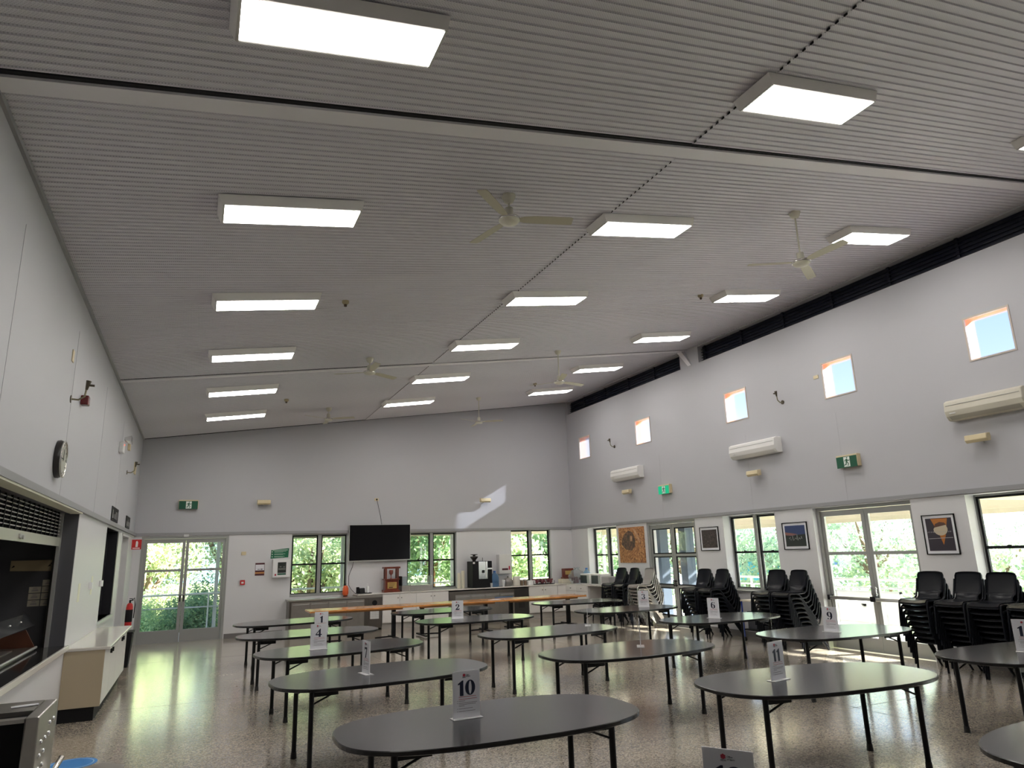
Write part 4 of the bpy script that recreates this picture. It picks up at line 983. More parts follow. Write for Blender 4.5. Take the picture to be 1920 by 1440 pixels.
for sx in (-1, 1):
    for sy in (-1, 1):
        m = MB(); m.cyl(sx * .81, sy * .325, .05, .71, .0235, 12); lg = m.build('leg', leg_m, tproto)
        m = MB(); m.cyl(sx * .81, sy * .325, 0, .06, .031, 12, r1=.026); m.build('foot', leg_f, lg)
    m = MB(); m.tube([(sx * .80, -.325, .60), (sx * .58, -.325, .69)], .009, 6); m.box(sx * .79, sx * .56, -.337, -.313, .665, .72); m.build('fold_bracket', leg_m, tproto)
    m = MB(); m.tube([(sx * .80, .325, .60), (sx * .58, .325, .69)], .009, 6); m.box(sx * .79, sx * .56, .313, .337, .665, .72); m.build('fold_bracket', leg_m, tproto)
tabs = [('A', 2.06, 5.09, -.002, 'oval black table carrying the number 10 sign'),
        ('B', 1.872, 7.63, .09, 'oval black table carrying the number 7 sign'),
        ('C', 1.891, 10.024, .16, 'oval black table carrying the number 4 sign'),
        ('D', 1.796, 12.409, .027, 'oval black table carrying the number 1 sign'),
        ('E', 1.865, 14.856, .12, 'empty oval black table nearest the glazed back door'),
        ('F', 5.034, 15.188, .08, 'empty oval black table behind the number 2 sign'),
        ('G', 4.872, 12.765, .003, 'oval black table carrying the number 2 sign'),
        ('H', 5.029, 10.023, .087, 'oval black table between the number 2 table and its nearer neighbour, with edge-on sign'),
        ('I', 4.866, 7.582, .031, 'oval black table behind the number 11 table, with edge-on sign'),
        ('J', 8.428, 15.225, -.016, 'empty oval black table behind the number 3 table'),
        ('K', 8.119, 12.608, .062, 'oval black table carrying the number 3 sign'),
        ('L', 8.23, 9.895, .06, 'oval black table carrying the number 6 sign'),
        ('M', 8.063, 7.375, -.038, 'oval black table carrying the number 9 sign'),
        ('N', 5.182, 5.015, -.094, 'oval black table carrying the number 11 sign'),
        ('O', 8.177, 4.845, -.067, 'oval black table cut by the right picture edge, at the nearest chair stacks'),
        ('P', 5.22, 2.54, .03, 'oval black table tip in the bottom right corner'),
        ('Q', 2.02, 2.50, .0, 'nearest oval black table under the half-seen sign')]
for k, (q, x, y, a, lb) in enumerate(tabs):
    o = tproto if k == 0 else copy_tree(tproto, (0, 0, 0))
    o.location = (x, y, 0); o.rotation_euler = (0, 0, a); o['label'] = lb; o['group'] = 'black oval folding tables'

# ------------------------------------------------------------------ table signs
def digit(c):
    """heavy high-contrast numerals, unit height, returned as list of polygons with x advance"""
    m = MB(); fn = lambda u, v, w: (u, v, w)
    def ring(cx, cy, ax, ay, bx_, by_, n=28, a0=0, a1=2 * PI):
        o = [(cx + ax * math.cos(a0 + (a1 - a0) * i / n), cy + ay * math.sin(a0 + (a1 - a0) * i / n)) for i in range(n + 1)]
        q = [(cx + bx_ * math.cos(a0 + (a1 - a0) * i / n), cy + by_ * math.sin(a0 + (a1 - a0) * i / n)) for i in range(n + 1)]
        for i in range(n): m.prism([o[i], o[i + 1], q[i + 1], q[i]], fn)
    def dot(cx, cy, r): m.prism([(cx + r * math.cos(a * PI / 8), cy + r * math.sin(a * PI / 8)) for a in range(16)], fn)
    if c == '1': m.prism([(.14, 0), (.38, 0), (.38, 1), (.30, 1), (.02, .80), (.02, .70), (.14, .75)], fn); adv = .50
    elif c == '0': ring(.34, .5, .34, .5, .10, .44); adv = .74
    elif c == '4':
        m.prism([(.36, 0), (.56, 0), (.56, 1), (.50, 1), (.36, .78)], fn); m.prism([(0, .22), (.70, .22), (.70, .34), (0, .34)], fn); m.prism([(0, .34), (.12, .34), (.50, .9), (.50, 1)], fn); adv = .76
    elif c == '7': m.prism([(0, .80), (.62, .80), (.62, 1), (0, 1)], fn); m.prism([(.44, .8), (.62, .8), (.62, .9), (.36, 0), (.14, 0)], fn); m.prism([(0, .68), (.06, .68), (.06, .8), (0, .8)], fn); adv = .68
    elif c == '3': ring(.30, .74, .30, .26, .10, .20, a0=-PI * .5, a1=PI * .85); ring(.30, .28, .34, .28, .12, .21, a0=-PI * .85, a1=PI * .5); dot(.10, .20, .09); dot(.10, .80, .08); adv = .70
    elif c == '2': ring(.30, .70, .31, .30, .10, .24, a0=-PI * .12, a1=PI * .9); m.prism([(.0, 0), (.62, 0), (.62, .2), (.22, .2)], fn); m.prism([(0, 0), (.22, .16), (.60, .60), (.42, .62), (.0, .10)], fn); m.prism([(.56, .2), (.64, .2), (.64, .30), (.58, .30)], fn); dot(.10, .72, .09); adv = .70
    elif c == '6': ring(.34, .32, .34, .32, .11, .26); ring(.42, .5, .42, .5, .20, .44, a0=PI * .58, a1=PI * 1.2); dot(.55, .86, .08); adv = .74
    elif c == '9': ring(.34, .68, .34, .32, .11, .26); ring(.26, .5, .42, .5, .20, .44, a0=-PI * .42, a1=PI * .2); dot(.13, .14, .08); adv = .74
    elif c == '5': m.prism([(.10, .80), (.60, .80), (.60, 1), (.10, 1)], fn); m.prism([(.06, .48), (.14, .48), (.18, 1), (.10, 1)], fn); ring(.30, .32, .34, .32, .12, .25, a0=-PI * .85, a1=PI * .75); dot(.09, .2, .08); adv = .70
    elif c == '8': ring(.32, .74, .28, .26, .09, .20); ring(.32, .27, .33, .28, .11, .22); adv = .72
    return m, adv
def number(s, h, cx, zc):
    out = MB(); ms = [digit(c) for c in s]; tot = sum(a for _, a in ms) - .06; x = -tot / 2
    for mm, adv in ms:
        xform(mm, lambda u, v, w, x=x: (cx + (u + x) * h * 1.12, -.0042 - .0008 * w, zc - h / 2 + v * h)); out.add(mm.v, mm.f); x += adv
    return out
def table_sign(x, y, ang, num, lb):
    t = thing('table_sign', lb, 'table sign', (x, y, .768), math.radians(ang), 'numbered acrylic table signs')
    m = MB(); m.box(-.115, .115, -.045, .045, 0, .004); m.build('base', acryl, t)
    m = MB(); m.box(-.108, .108, -.0035, .0035, .004, .325); m.build('acrylic_holder', acryl, t)
    for sd in (1, -1):
        card = MB(); card.box(-.104, .104, -.0041, -.0036, .010, .320); 
        if sd < 0: xform(card, lambda a, b, c: (-a, -b, c))
        co = card.build('card', paper, t)
        parts = []
        n_ = number(num, .105, 0, .208); parts.append((n_, navy, 'number'))
        lg_ = MB(); lg_.prism([(-.018 + .011 * math.cos(a * PI / 6) * (1.15 if a % 2 else .9), .296 + .010 * math.sin(a * PI / 6) * (1.15 if a % 2 else .9)) for a in range(12)], lambda u, v, w: (u, -.0042 - .0008 * w, v)); parts.append((lg_, redink, 'emblem'))
        tx = text_mb('NSW', .011, .0004); xform(tx, lambda a, b, c: (a - .018, -.0046 - c, b + .277)); parts.append((tx, navy, 'emblem_text'))
        tx = text_mb('Office\nof Sport', .010, .0004, align='LEFT'); xform(tx, lambda a, b, c: (a - .002, -.0046 - c, b + .293)); parts.append((tx, navy, 'emblem_text'))
        ln = MB(); ln.box(-.062, .075, -.0045, -.0042, .146, .149); ln.box(-.062, .082, -.0045, -.0042, .130, .133); parts.append((ln, redink, 'heading'))
        ln = MB()
        for i, (z, l) in enumerate(((.118, .05), (.104, .145), (.094, .135), (.084, .045), (.066, .11), (.048, .13))):
            ln.box(-.062, -.062 + l, -.0045, -.0042, z, z + .0032)
            if i in (0, 1, 4, 5): ln.box(-.074, -.069, -.0045, -.0042, z, z + .004)
        parts.append((ln, greyink, 'small_print'))
        for q, mt, nm in parts:
            if sd < 0: xform(q, lambda a, b, c: (-a, -b, c))
            q.build(nm, mt, co)
    return t
table_sign(1.90, 5.19, 2, '10', 'acrylic sign reading 10 on the nearest full table')
table_sign(1.69, 7.62, -82, '7', 'acrylic sign with a 7, seen nearly edge-on')
table_sign(1.575, 10.0, 4, '4', 'acrylic sign reading 4')
table_sign(1.95, 12.15, 0, '1', 'acrylic sign reading 1 behind the number 4 sign')
table_sign(4.58, 12.93, -16, '2', 'acrylic sign reading 2')
table_sign(5.83, 10.22, 60, '5', 'acrylic table sign seen edge-on, farther of the two edge-on ones in the middle')
table_sign(5.10, 7.66, 57, '8', 'acrylic table sign seen edge-on, on the middle table behind number 11')
table_sign(8.56, 12.63, -30, '3', 'acrylic sign reading 3')
table_sign(8.06, 9.84, -70, '6', 'acrylic sign reading 6')
table_sign(7.94, 7.30, -80, '9', 'acrylic sign reading 9')
table_sign(4.81, 5.08, 12, '11', 'acrylic sign reading 11')
table_sign(8.02, 4.84, -60, '12', 'acrylic sign cut off by the right picture edge')
table_sign(2.13, 2.60, -56, '13', 'acrylic sign of which only the top with emblem shows at the bottom edge')

# ------------------------------------------------------------------ stacking chairs
def chair_proto(name, cat, shell, frame, tubes=False):
    t = thing(name, '', cat)     # faces -X, origin at floor under the seat centre
    m = MB(); NX, NY = 8, 10
    def grid(fn, th, nrm):
        top = [fn(i / NX, j / NY) for i in range(NX + 1) for j in range(NY + 1)]
        bot = [tuple(Vector(p) + Vector(nrm) * th) for p in top]
        k = len(top); f = []
        for i in range(NX):
            for j in range(NY):
                a = i * (NY + 1) + j; f.append((a, a + 1, a + NY + 2, a + NY + 1)); f.append((k + a, k + a + NY + 1, k + a + NY + 2, k + a + 1))
        e = [i * (NY + 1) for i in range(NX + 1)], [i * (NY + 1) + NY for i in range(NX + 1)], list(range(NY + 1)), [NX * (NY + 1) + j for j in range(NY + 1)]
        for q, fl in zip(e, (0, 1, 1, 0)):
            for a, b in zip(q[:-1], q[1:]): f.append((a, b, b + k, a + k) if fl else (a, a + k, b + k, b))
        m.add(top + bot, f, True)
    W = .215
    # seat
    def seat(u, v):
        x = -.23 + u * .43; y = (v * 2 - 1) * W
        z = .465 - .02 * math.sin(PI * u) * (1 - (2 * v - 1) ** 2) - (.045 * ((.15 - u) / .15) ** 2 if u < .15 else 0) + .008 * (2 * v - 1) ** 2
        return (x, y, z)
    grid(seat, -.028, (0, 0, 1)); m.build('seat', shell, t)
    m = MB()
    def back(u, v):
        y = (v * 2 - 1) * (W * (1 - .10 * max(0, (u - .78) / .22) ** 2.5) - .010 * (1 - u)); z = .55 + u * (.32 - .018 * abs(2 * v - 1) ** 4)
        x = .235 + .085 * u + .035 * (1 - (2 * v - 1) ** 2) + (.012 * math.sin(u * PI))
        return (x, y, z)
    grid(back, .018, (1, 0, 0)); 
    m.build('backrest', shell, t)
    m = MB()
    def neck(u, v):
        y = (v * 2 - 1) * W * (.92 - .12 * math.sin(PI * u)); return (.195 + .05 * u * u + .04 * u * (1 - (2 * v - 1) ** 2), y, .462 + .11 * u)
    grid(neck, .014, (1, 0, -.2)); m.build('lumbar_panel', shell, t)
    rr = .011 if tubes else .017; nn = 8 if tubes else 6
    for s in (-1, 1):
        m = MB(); y = s * (W + .012)
        m.tube([(-.225, y + s * .012, 0), (-.20, y, .40), (-.185, y, .438), (-.15, y, .447)], rr, nn); lf = m.build('front_leg', frame, t)
        m = MB(); m.tube([(-.15, y, .447), (-.02, y, .447), (.05, y, .42), (.36, y + s * .012, 0)], rr, nn); m.build('rear_leg', frame, t)
        m = MB(); m.tube([(-.02, y, .447), (.16, y, .45), (.235, y, .49), (.28, y, .62), (.315, y - s * .004, .76)], rr * .9, nn); m.build('back_post', frame, t)
    for q in ((-.19, .425), (.10, .39)):
        m = MB(); m.tube([(q[0], -W - .01, q[1]), (q[0], W + .01, q[1])], .010, 6); m.build('cross_bar', frame, t)
    return t
cp = chair_proto('stacking_chair', 'chair', chair_m, chair_m)
cg = chair_proto('stacking_chair', 'chair', chair_g, chrome, True)
ORD = ['bottom', 'second from bottom', 'third from bottom', 'fourth from bottom', 'middle', 'fourth from top', 'third from top', 'second from top', 'topmost']
ORD8 = ['bottom', 'second from bottom', 'third from bottom', 'fourth from bottom', 'fourth from top', 'third from top', 'second from top', 'topmost']
ORD7 = ['bottom', 'second from bottom', 'third from bottom', 'middle', 'third from top', 'second from top', 'topmost']
stacks = [(7.69, 10.56, 8, 0, 'stack right of the lit double door', 'b', 2), (7.11, 10.57, 8, 0, 'stack beneath the orange cone picture', 'b', -2), (6.60, 10.55, 8, 0, 'stack right of the orange cone picture', 'b', 1), (6.06, 10.57, 8, 0, 'stack cut by the right picture edge', 'b', 0),
          (10.93, 10.55, 8, 0, 'stack right of the small trolley', 'b', 3), (10.40, 10.56, 8, 0, 'stack left of the lit double door', 'b', -2), (13.16, 10.56, 8, 0, 'stack right of the blue framed door', 'b', 2), (12.60, 10.57, 8, 0, 'stack left of the small trolley', 'b', -3),
          (16.72, 10.62, 8, 0, 'stack beside the corner worktop', 'b', 3), (16.12, 10.62, 8, 0, 'stack next to the grey stack', 'b', -2), (15.42, 10.60, 8, 0, 'grey stack at the blue framed door', 'g', -3)]
fb = fg = True
for (y, x, n, _, lb, kd, rz) in stacks:
    for k in range(n):
        if kd == 'b': src, first_ = cp, fb
        else: src, first_ = cg, fg
        o = src if first_ else copy_tree(src, (0, 0, 0))
        if kd == 'b': fb = False
        else: fg = False
        o.location = (x - .034 * k, y, .084 * k); o.rotation_euler = (0, 0, math.radians(rz))
        nm = 'black plastic' if kd == 'b' else 'worn grey plastic'
        o['label'] = '%s chair, %s of the %s' % (nm, ORD8[k], lb); o['group'] = 'chairs in the ' + lb
o = copy_tree(cp, (10.55, 17.55, 0), 0, 'single dark chair tucked under the corner worktop', 'single chair'); 
del o['group']
# trolley
t = thing('utility_trolley', 'small wheeled trolley with cream top and blue frame between chair stacks', 'trolley', (10.86, 11.76, 0), 0)
m = MB(); m.box(-.26, .26, -.30, .30, .80, .83); m.build('top', mat('cream_board', (.60, .54, .42), .5), t, bevel=.004)
for sx in (-.24, .24):
    for sy in (-.28, .28):
        m = MB(); m.cyl(sx, sy, .09, .80, .016, 10); lg = m.build('leg', bluesolid if sy > 0 else white_pl, t)
        m = MB(); m.lathe([(.045, -.015), (.045, .015)], 16, (sx, sy, .046), ax='x'); m.build('castor', black, lg)
m = MB(); m.box(-.24, .24, -.28, .28, .22, .25); m.build('lower_shelf', black, t)
m = MB(); m.box(-.18, .18, -.22, .22, .25, .60); m.build('stored_crate', mat('dark_crate', (.03, .03, .035), .5), t, bevel=.01)

# ------------------------------------------------------------------ near left foreground
t = thing('conveyor_toaster', 'stainless catering toaster at the lower left edge', 'toaster', (-.62, 4.15, .80))
m = MB(); m.box(-.75, -.06, .03, .47, .0, .43); m.box(-.75, -.06, 0, .03, .0, .09); m.build('inner_body', black, t)
m = MB(); m.box(-.06, 0, 0, .50, 0, .45); m.build('side_panel', steel, t, bevel=.008)
m = MB(); m.box(-.75, -.06, .20, .50, .43, .45); m.box(-.75, -.06, .0, .06, .43, .447); m.build('top_plate', steel, t)
m = MB(); m.box(-.75, -.06, -.012, .0, .20, .235); m.box(-.75, -.06, -.004, .0, .0, .03); m.build('front_strip', white_pl, t)
m = MB()
for i in range(12): m.tube([(-.72 + i * .05, .06, .40), (-.72 + i * .05, .20, .40)], .003, 5)
m.tube([(-.75, .10, .405), (-.06, .10, .405)], .004, 5); m.tube([(-.75, .16, .405), (-.06, .16, .405)], .004, 5); m.build('wire_rack', mat('tan_wire', (.35, .25, .15), .4, .6), t)
m = MB(); m.box(-.75, -.06, .06, .075, .30, .38); m.build('crumb_guard', wood_e, t)
m = MB(); m.hexa([(-.17, .30, .452), (-.06, .34, .452), (-.07, .38, .452), (-.18, .34, .452)], [(-.17, .30, .456), (-.06, .34, .456), (-.07, .38, .456), (-.18, .34, .456)]); m.build('tag', paper, t)
for i, (a, b) in enumerate(((.10, .20), (.10, .26), (.20, .32), (.20, .26), (.30, .32), (.30, .37), (.20, .20), (.10, .32), (.40, .37))):
    m = MB(); m.lathe([(.012, 0), (.012, .004), (.006, .008)], 10, (0, a, b), ax='x'); m.build('rivet', mat('bright_rivet', (.85, .85, .85), .2, .8), t)
t = thing('kitchen_bench', 'stainless bench carrying the catering toaster', 'bench', (0, 0, 0))
m = MB(); m.box(-1.40, -.66, 3.6, 4.62, .76, .80); m.build('top', steel, t)
for (x, y) in ((-1.36, 3.64), (-.70, 3.64), (-1.36, 4.58), (-.70, 4.58)): m = MB(); m.cyl(x, y, 0, .76, .02, 10); m.build('leg', steel, t)
t = thing('serving_trolley', 'brown-grey trolley corner with chrome handle at the bottom left edge', 'trolley', (0, 0, 0))
m = MB(); m.prism([(-.27, 4.57), (-.37, 4.68), (-.50, 4.60), (-.56, 4.40), (-.56, 3.7), (-.27, 3.7)], lambda u, v, w: (u, v, .875 + .025 * w)); m.build('shelf', mat('brown_grey_laminate', (.22, .20, .175), .45), t)
for (x, y) in ((-.32, 3.75), (-.52, 3.75), (-.32, 4.5), (-.50, 4.42)): m = MB(); m.cyl(x, y, 0, .88, .014, 10); m.build('leg', chrome, t)
m = MB(); m.tube([(-.56, 4.40, .86), (-.60, 4.56, .90), (-.575, 4.66, .955)], .014, 12); m.build('handle', chrome, t)
t = thing('floor_sticker', 'round blue floor sticker in front of the low cupboard', 'floor sticker', (-1.0, 8.85, 0))
m = MB(); m.lathe([(.23, .0005), (.23, .0015)], 40); m.build('disc', sticker, t)
m = MB()
for i in range(40):
    a, b = 2 * PI * i / 40, 2 * PI * (i + 1) / 40
    m.add([(.19 * math.cos(a), .19 * math.sin(a), .002), (.20 * math.cos(a), .20 * math.sin(a), .002), (.20 * math.cos(b), .20 * math.sin(b), .002), (.19 * math.cos(b), .19 * math.sin(b), .002)], [(0, 1, 2, 3)])
m.build('white_ring', mat('sticker_white', (.45, .65, .85), .5), t)

# ------------------------------------------------------------------ outside
OX, OY = XR + 3.0, D + 3.0
struct('ground', MB().box(-60, 160, -60, 160, -2.2, -2.0), grass_m)
m = MB(); m.box(XL - 2.0, OX, D + .25, OY, -.25, -.02); m.box(XR + .30, OX, YF, D + .25, -.25, -.02); struct('verandah_deck', m, deck_m)
# roofs
m = MB()
def corr(mb, fn, n, th):
    vs = []
    for i in range(n + 1):
        o = .018 * math.sin(i * PI / 2)
        vs += [fn(i / n, 0, o), fn(i / n, 1, o), fn(i / n, 0, o + th), fn(i / n, 1, o + th)]
    f = []
    for i in range(n): a = 4 * i; f += [(a, a + 1, a + 5, a + 4), (a + 2, a + 6, a + 7, a + 3)]
    mb.add(vs, f, True)
corr(m, lambda u, v, o: (XL - 2.5 + u * (OX - XL + 3.2), D + .25 + v * 3.4, 3.10 - .22 * v + o), 400, .01)
corr(m, lambda u, v, o: (XR + .22 + v * 3.5, YF + u * (OY + .4 - YF), 3.12 - .30 * v + o), 500, .01)
struct('verandah_roof', m, roof_m)
m = MB(); m.box(XL - 2.4, OX, OY - .05, OY + .03, 2.62, 2.84); m.box(OX - .05, OX + .03, YF, OY, 2.50, 2.76); m.box(XL - 2.4, OX + .1, OY + .35, OY + .45, 2.60, 2.72); m.box(OX + .40, OX + .5, YF, OY + .4, 2.42, 2.56)
for x in (.9, 4.6, 8.2): m.box(x - .04, x + .04, D + .25, OY, 2.66, 2.82)
for y in (3.5, 7.6, 11.0, 13.9, 17.2): m.box(XR + .25, OX, y - .04, y + .04, 2.58, 2.76)
struct('verandah_beam', m, beam_m)
def post(x, y, lb, mt=post_m, w_=.05):
    m = MB(); m.box(-w_, w_, -w_, w_, -.02, 2.66); m.box(-w_ * 1.8, w_ * 1.8, -w_ * 1.8, w_ * 1.8, -.02, 0)
    tag(m.build('verandah_post', mt, loc=(x, y, 0)), lb, 'post', 'verandah posts')
post(.62, OY, 'verandah post behind the right glazed leaf of the back door')
post(4.35, OY, 'pale verandah post seen through the first back window')
post(8.1, OY, 'verandah post behind the wall by the coffee machine')
post(OX, OY, 'verandah post at the outside corner')
for y, nm in ((18.6, 'farthest'), (14.2, 'middle'), (9.3, 'nearest')): post(OX, y, '%s verandah post outside the right hand windows' % nm)
# dark blue-grey posts/screens just outside the far right door
for (x, y, nm) in ((XR + 1.0, 16.9, 'left'), (XR + 1.0, 15.75, 'right')):
    m = MB(); m.box(-.14, .14, -.14, .14, -.02, 2.7); tag(m.build('screen_post', bpost_m, loc=(x, y, 0)), 'thick blue-grey post outside the far double door, %s of two' % nm, 'post', 'blue-grey posts outside the far door')
# railings
def railing(name, pts, lb, levels=(1.04, .67)):
    t = thing(name, lb, 'railing', (0, 0, 0))
    for z in levels:
        m = MB(); m.tube([(p[0], p[1], z) for p in pts], .028 if z == levels[0] else .02, 8); m.build('rail', alu_lt if z == levels[0] else post_m, t)
    for a, b in zip(pts[:-1], pts[1:]):
        n = max(1, int((Vector(b) - Vector(a)).length / 1.85))
        for i in range(n + 1):
            p = Vector(a).lerp(Vector(b), i / n); m = MB(); m.box(p.x - .022, p.x + .022, p.y - .022, p.y + .022, -.02, levels[0]); m.build('post', post_m, t)
    return t
railing('balustrade', [(XL - 2.0, OY - .12), (OX - .1, OY - .12)], 'grey verandah railing beyond the back wall glass')
railing('balustrade', [(OX - .12, -2), (OX - .12, OY - .14)], 'grey verandah railing beyond the right wall glass', (1.10, .92))
# mesh infill panels
k = 0
for (y0, y1, lb) in ((12.9, 14.4, 'left'), (10.85, 12.6, 'middle'), (8.9, 10.55, 'right')):
    t = thing('perforated_screen', 'perforated screen fixed on the verandah railing, %s of three through the lit door' % lb, 'screen', (OX - .2, (y0 + y1) / 2, 0), 0, 'perforated screens on the railing')
    h = (y1 - y0) / 2; m = MB()
    for (a, b, c, d) in ((-h, -h + .04, .12, .86), (h - .04, h, .12, .86), (-h, h, .82, .86), (-h, h, .12, .16)): m.box(-.02, .02, a, b, c, d)
    m.build('frame', post_m, t); m = MB(); m.box(-.006, .006, -h + .04, h - .04, .16, .82); m.build('mesh', mesh_m, t)
    m = MB(); m.lathe([(.10, -.012), (.10, -.008), (.075, -.008), (.075, -.012)], 24, (0, .1, .60), ax='x'); m.box(-.013, -.008, .06, .14, .57, .62); m.build('emblem', mat('emblem_grey', (.25, .25, .23), .6), t)
# outdoor table and seat
t = thing('outdoor_table', 'pale table on the verandah outside the lit double door', 'table', (XR + 1.75, 11.3, 0), .1)
m = MB(); m.lathe([(.95, .72), (.97, .73), (.97, .75), (.95, .755)], 48); o = m.build('tabletop', mat('outdoor_white', (.62, .66, .70), .3), t); o.scale = (.6, 1.15, 1)
for (x, y) in ((-.3, -.6), (.3, -.6), (-.3, .6), (.3, .6)): m = MB(); m.cyl(x, y, -.02, .72, .022, 10); m.build('leg', post_m, t)
t = thing('shade_canopy', 'turquoise shade structure in the distance outside the middle right window', 'shade', (27, 29.0, -1.2))
m = MB(); m.hexa([(-2.2, -2.2, 1.5), (2.2, -2.2, 1.5), (2.2, 2.2, 1.5), (-2.2, 2.2, 1.5)], [(-.4, -.4, 2.5), (.4, -.4, 2.5), (.4, .4, 2.5), (-.4, .4, 2.5)]); m.build('canopy', mat('turquoise', (.05, .45, .60), .6), t)
for (x, y) in ((-2, -2), (2, -2), (-2, 2), (2, 2)): m = MB(); m.cyl(x, y, -.8, 1.55, .05, 8); m.build('pole', post_m, t)

# lake and hills
struct('lake', MB().box(45, 160, -30, 120, -1.995, -1.9), water_m)
m = MB(); random.seed(3)
def ridge(mb, pts, base, hs):
    vs = []
    for (x, y), h in zip(pts, hs): vs += [(x, y, base), (x, y, h), (x * 1.25, y * 1.25, base)]
    f = []
    for i in range(len(pts) - 1): a = 3 * i; f += [(a, a + 3, a + 4, a + 1), (a + 1, a + 4, a + 5, a + 2)]
    mb.add(vs, f, True)
R_ = 150; P = [(R_ * math.cos(a), R_ * math.sin(a)) for a in [math.radians(5 + i * 3) for i in range(34)]]
ridge(m, P, -3, [7 + 4 * math.sin(i * .55) + 2.5 * math.sin(i * 1.3 + 1) for i in range(34)])
struct('distant_hills', m, hill_m)

# foliage
def crown_mesh(name, seed, nleaf, size, mt, sq=.8):
    random.seed(seed)
    blobs = [(Vector((random.gauss(0, .42), random.gauss(0, .42), random.gauss(0, .36) * sq)), random.uniform(.28, .48)) for _ in range(16)]
    vs, fs = [], []
    for i in range(nleaf):
        c, r = random.choice(blobs)
        d = Vector((random.gauss(0, 1), random.gauss(0, 1), random.gauss(0, 1))).normalized()
        p = c + d * r * random.uniform(.55, 1.08)
        a = Vector((random.gauss(0, 1), random.gauss(0, 1), random.gauss(0, 1))).normalized(); b = a.cross(d).normalized() if abs(a.dot(d)) < .98 else a.orthogonal()
        s = size * random.uniform(.6, 1.5); o = len(vs)
        vs += [tuple(p - a * s), tuple(p + b * s * .5), tuple(p + a * s), tuple(p - b * s * .5)]; fs.append((o, o + 1, o + 2, o + 3))
    me = bpy.data.meshes.new(name); me.from_pydata(vs, [], fs); me.materials.append(mt); me.update(); return me
CR = {}
for nm, sd, n_, sz, mt in (('y', 1, 11000, .034, lf_y), ('g', 2, 11000, .034, lf_g), ('d', 5, 10000, .036, lf_d), ('p', 9, 5000, .030, lf_p), ('yp', 11, 8000, .034, lf_yp), ('gp', 12, 7000, .034, lf_gp)):
    CR[nm] = crown_mesh('crown_' + nm, sd, n_, sz, mt)
def tree(x, y, z, r, kind, lb, zs=1.0, trunk=True, bark=None, gz=-2.0, cat='tree', group='trees beyond the verandah', name='tree'):
    t = thing(name, lb, cat, (x, y, gz), random.uniform(0, 6), group)
    o = bpy.data.objects.new('foliage', CR[kind]); C.objects.link(o); o.parent = t; o.location = (0, 0, z - gz); o.scale = (r, r, r * zs)
    if trunk:
        m = MB(); h = z - gz
        m.tube([(0, 0, 0), (.12, .05, h * .45), (-.05, .1, h * .8), (.1, 0, h + r * .3)], .2, 9, rs=[.055 * h * .8, .045 * h * .8, .03 * h * .8, .012 * h])
        for a in range(4):
            q = a * 1.7; m.tube([(0, .08, h * .62), (r * .3 * math.cos(q), r * .3 * math.sin(q), h * .9), (r * .6 * math.cos(q), r * .6 * math.sin(q), h + r * .25)], .05, 7, rs=[.028 * h, .018 * h, .006 * h])
        m.build('trunk', bark or bark_m, t)
    return t
random.seed(21)
# shrubs close to the back railing (seen through the left door)
sh = [(-2.4, 24.6, .05, 1.3, 'g'), (-1.1, 24.4, -.15, 1.2, 'g'), (.15, 24.7, .0, 1.25, 'd'), (1.3, 24.5, -.3, 1.05, 'g'), (-.4, 26.0, .45, 1.5, 'y'), (2.9, 25.2, -.7, 1.2, 'y')]
shl = ['leftmost bright green shrub behind the back railing', 'bright green shrub low behind the left door leaf', 'dark green shrub behind the right door leaf', 'small green shrub right of the back door post', 'yellow-green shrub behind the nearer shrubs', 'yellow-green shrub below the first back window']
for (x, y, z, r, k), lb in zip(sh, shl): tree(x, y, z, r, k, lb, trunk=False, gz=-2.0, cat='shrub', group='shrubs at the back railing', name='shrub')
bt = [(-4.4, 28.5, 2.6, 2.8, 'g', 'green tree filling the left leaf of the back door'), (-1.6, 31, 2.3, 2.6, 'y', 'yellow-green tree behind the glazed back door'), (1.2, 33, 3.4, 2.4, 'p', 'sparse pale gum behind the right door leaf'),
      (4.3, 29.5, 1.6, 2.7, 'y', 'yellow-green tree behind the first back window'), (3.0, 34.0, 3.6, 3.0, 'y', 'taller yellow tree left behind the first back window'), (6.6, 31.5, 2.4, 2.6, 'g', 'green tree behind the television window'),
      (9.0, 28.6, 3.2, 2.7, 'g', 'reddish trunked gum behind the second back window'), (12.0, 31.0, 2.0, 3.0, 'y', 'yellow-green tree behind the third back window'), (10.6, 34.0, 4.0, 3.0, 'd', 'dark tree between second and third back windows'),
      (15.6, 30.5, 2.6, 3.2, 'g', 'green tree beyond the third back window corner'), (19.5, 33, 2.2, 3.4, 'y', 'yellow tree outside beyond the corner'), (-7.5, 33, 3, 3.6, 'd', 'dark tree far left behind the back door')]
for (x, y, z, r, k, lb) in bt: tree(x, y, z, r, k, lb, bark=barkr_m if 'reddish' in lb else None)
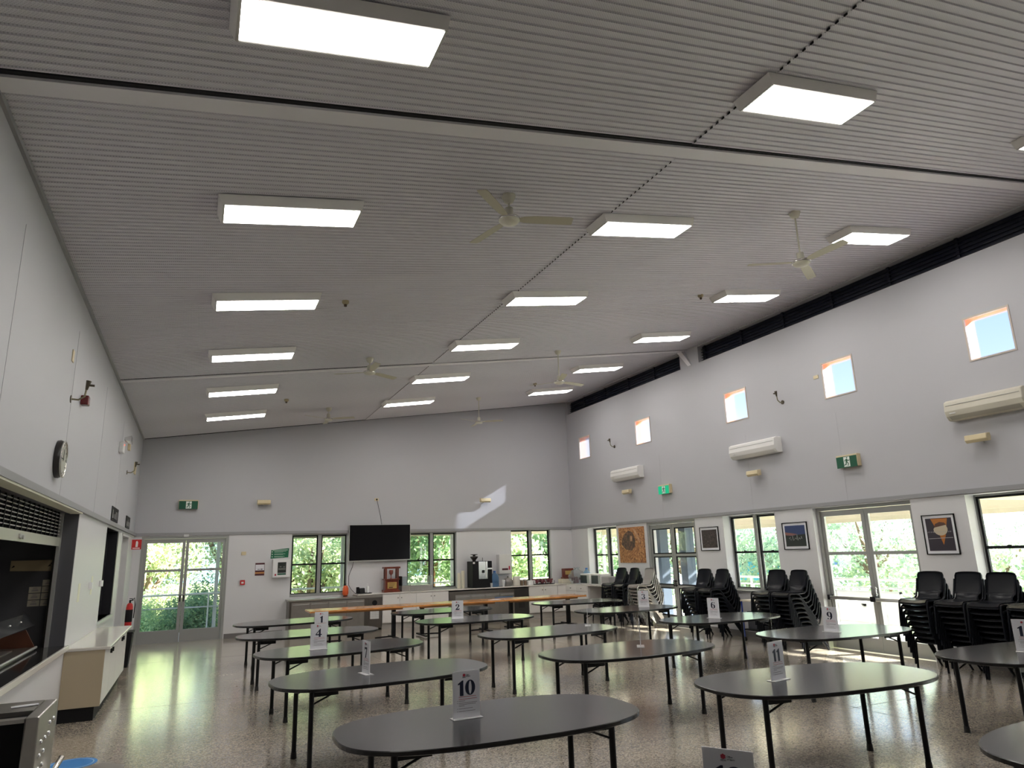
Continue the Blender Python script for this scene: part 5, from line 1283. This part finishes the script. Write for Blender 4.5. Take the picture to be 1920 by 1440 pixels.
rt = [(21, 27.5, 2.4, 3.2, 'p', 'pale gum seen through the corner window of the right wall'), (23.5, 24.0, 1.8, 2.8, 'gp', 'green tree outside the blue framed door'), (26, 29, 2.0, 3.4, 'p', 'far pale gum behind the blue framed door'), (29, 33.5, 2.5, 4.2, 'yp', 'far yellow-green tree beyond the right wall'),
      (25, 20.5, 2.2, 3.0, 'p', 'pale gum outside the middle right window'), (31, 24.5, 2.4, 4.0, 'yp', 'broad yellow-green tree outside the middle right window'), (24.5, 15.8, 1.2, 2.7, 'yp', 'yellow-green tree behind the left leaf of the lit door'),
      (29, 20.2, 1.5, 3.0, 'gp', 'green tree behind the left leaf of the lit door, farther off'), (30, 15.9, 1.8, 2.6, 'p', 'pale gum behind the right leaf of the lit door'), (26, 10.6, 2.0, 3.2, 'p', 'pale gum outside the nearest right window'), (34, 13.0, 2.4, 4.0, 'gp', 'far green tree outside the nearest right window'), (22, 8.0, .6, 2.2, 'yp', 'low yellow tree outside the nearest right window')]
for (x, y, z, r, k, lb) in rt: tree(x, y, z, r, k, lb)

# ------------------------------------------------------------------ light
w = bpy.data.worlds.new('World'); SC.world = w; w.use_nodes = True; nt = w.node_tree
bg = nt.nodes['Background']; tc = nt.nodes.new('ShaderNodeTexCoord'); sp = nt.nodes.new('ShaderNodeSeparateXYZ'); nt.links.new(tc.outputs['Generated'], sp.inputs[0])
r = nt.nodes.new('ShaderNodeValToRGB'); e = r.color_ramp.elements
e[0].position = 0; e[0].color = (.95, .97, 1, 1); e[1].position = .6; e[1].color = (.08, .13, .24, 1)
q = e.new(.07); q.color = (.80, .88, 1, 1)
q = e.new(.13); q.color = (.17, .20, .26, 1)
q = e.new(.28); q.color = (.11, .145, .20, 1)
nt.links.new(sp.outputs[2], r.inputs['Fac']); nt.links.new(r.outputs[0], bg.inputs['Color']); bg.inputs['Strength'].default_value = 5.0
s = bpy.data.lights.new('sun', 'SUN'); s.energy = 28; s.angle = .02; s.color = (1, .95, .86)
so = bpy.data.objects.new('sun', s); C.objects.link(so); so.rotation_euler = Vector((-1.0, .36, -.57)).to_track_quat('-Z', 'Y').to_euler()

# ------------------------------------------------------------------ camera
yaw, pitch, roll, fpx, hc = .4249, .2397, -.0308, 1296.6, 1.9337
cy_, sy_ = math.cos(yaw), math.sin(yaw)
F = Vector((sy_ * math.cos(pitch), cy_ * math.cos(pitch), math.sin(pitch))); R0 = Vector((cy_, -sy_, 0)); U0 = R0.cross(F)
Rr = R0 * math.cos(roll) + U0 * math.sin(roll); Uu = -R0 * math.sin(roll) + U0 * math.cos(roll)
M = Matrix(((Rr.x, Uu.x, -F.x, 0), (Rr.y, Uu.y, -F.y, 0), (Rr.z, Uu.z, -F.z, hc), (0, 0, 0, 1)))
cam = bpy.data.cameras.new('camera'); co = bpy.data.objects.new('camera', cam); C.objects.link(co); co.matrix_world = M
cam.sensor_fit = 'HORIZONTAL'; cam.sensor_width = 36; cam.lens = fpx * 36 / 1920; cam.clip_start = .05; cam.clip_end = 500
SC.camera = co
vs_ = SC.view_settings; vs_.view_transform = 'Standard'; vs_.look = 'None'; vs_.gamma = 1; vs_.exposure = 1.0; vs_.use_curve_mapping = False
SC.cycles.max_bounces = 10; SC.cycles.diffuse_bounces = 5; SC.cycles.transparent_max_bounces = 16; SC.cycles.glossy_bounces = 4
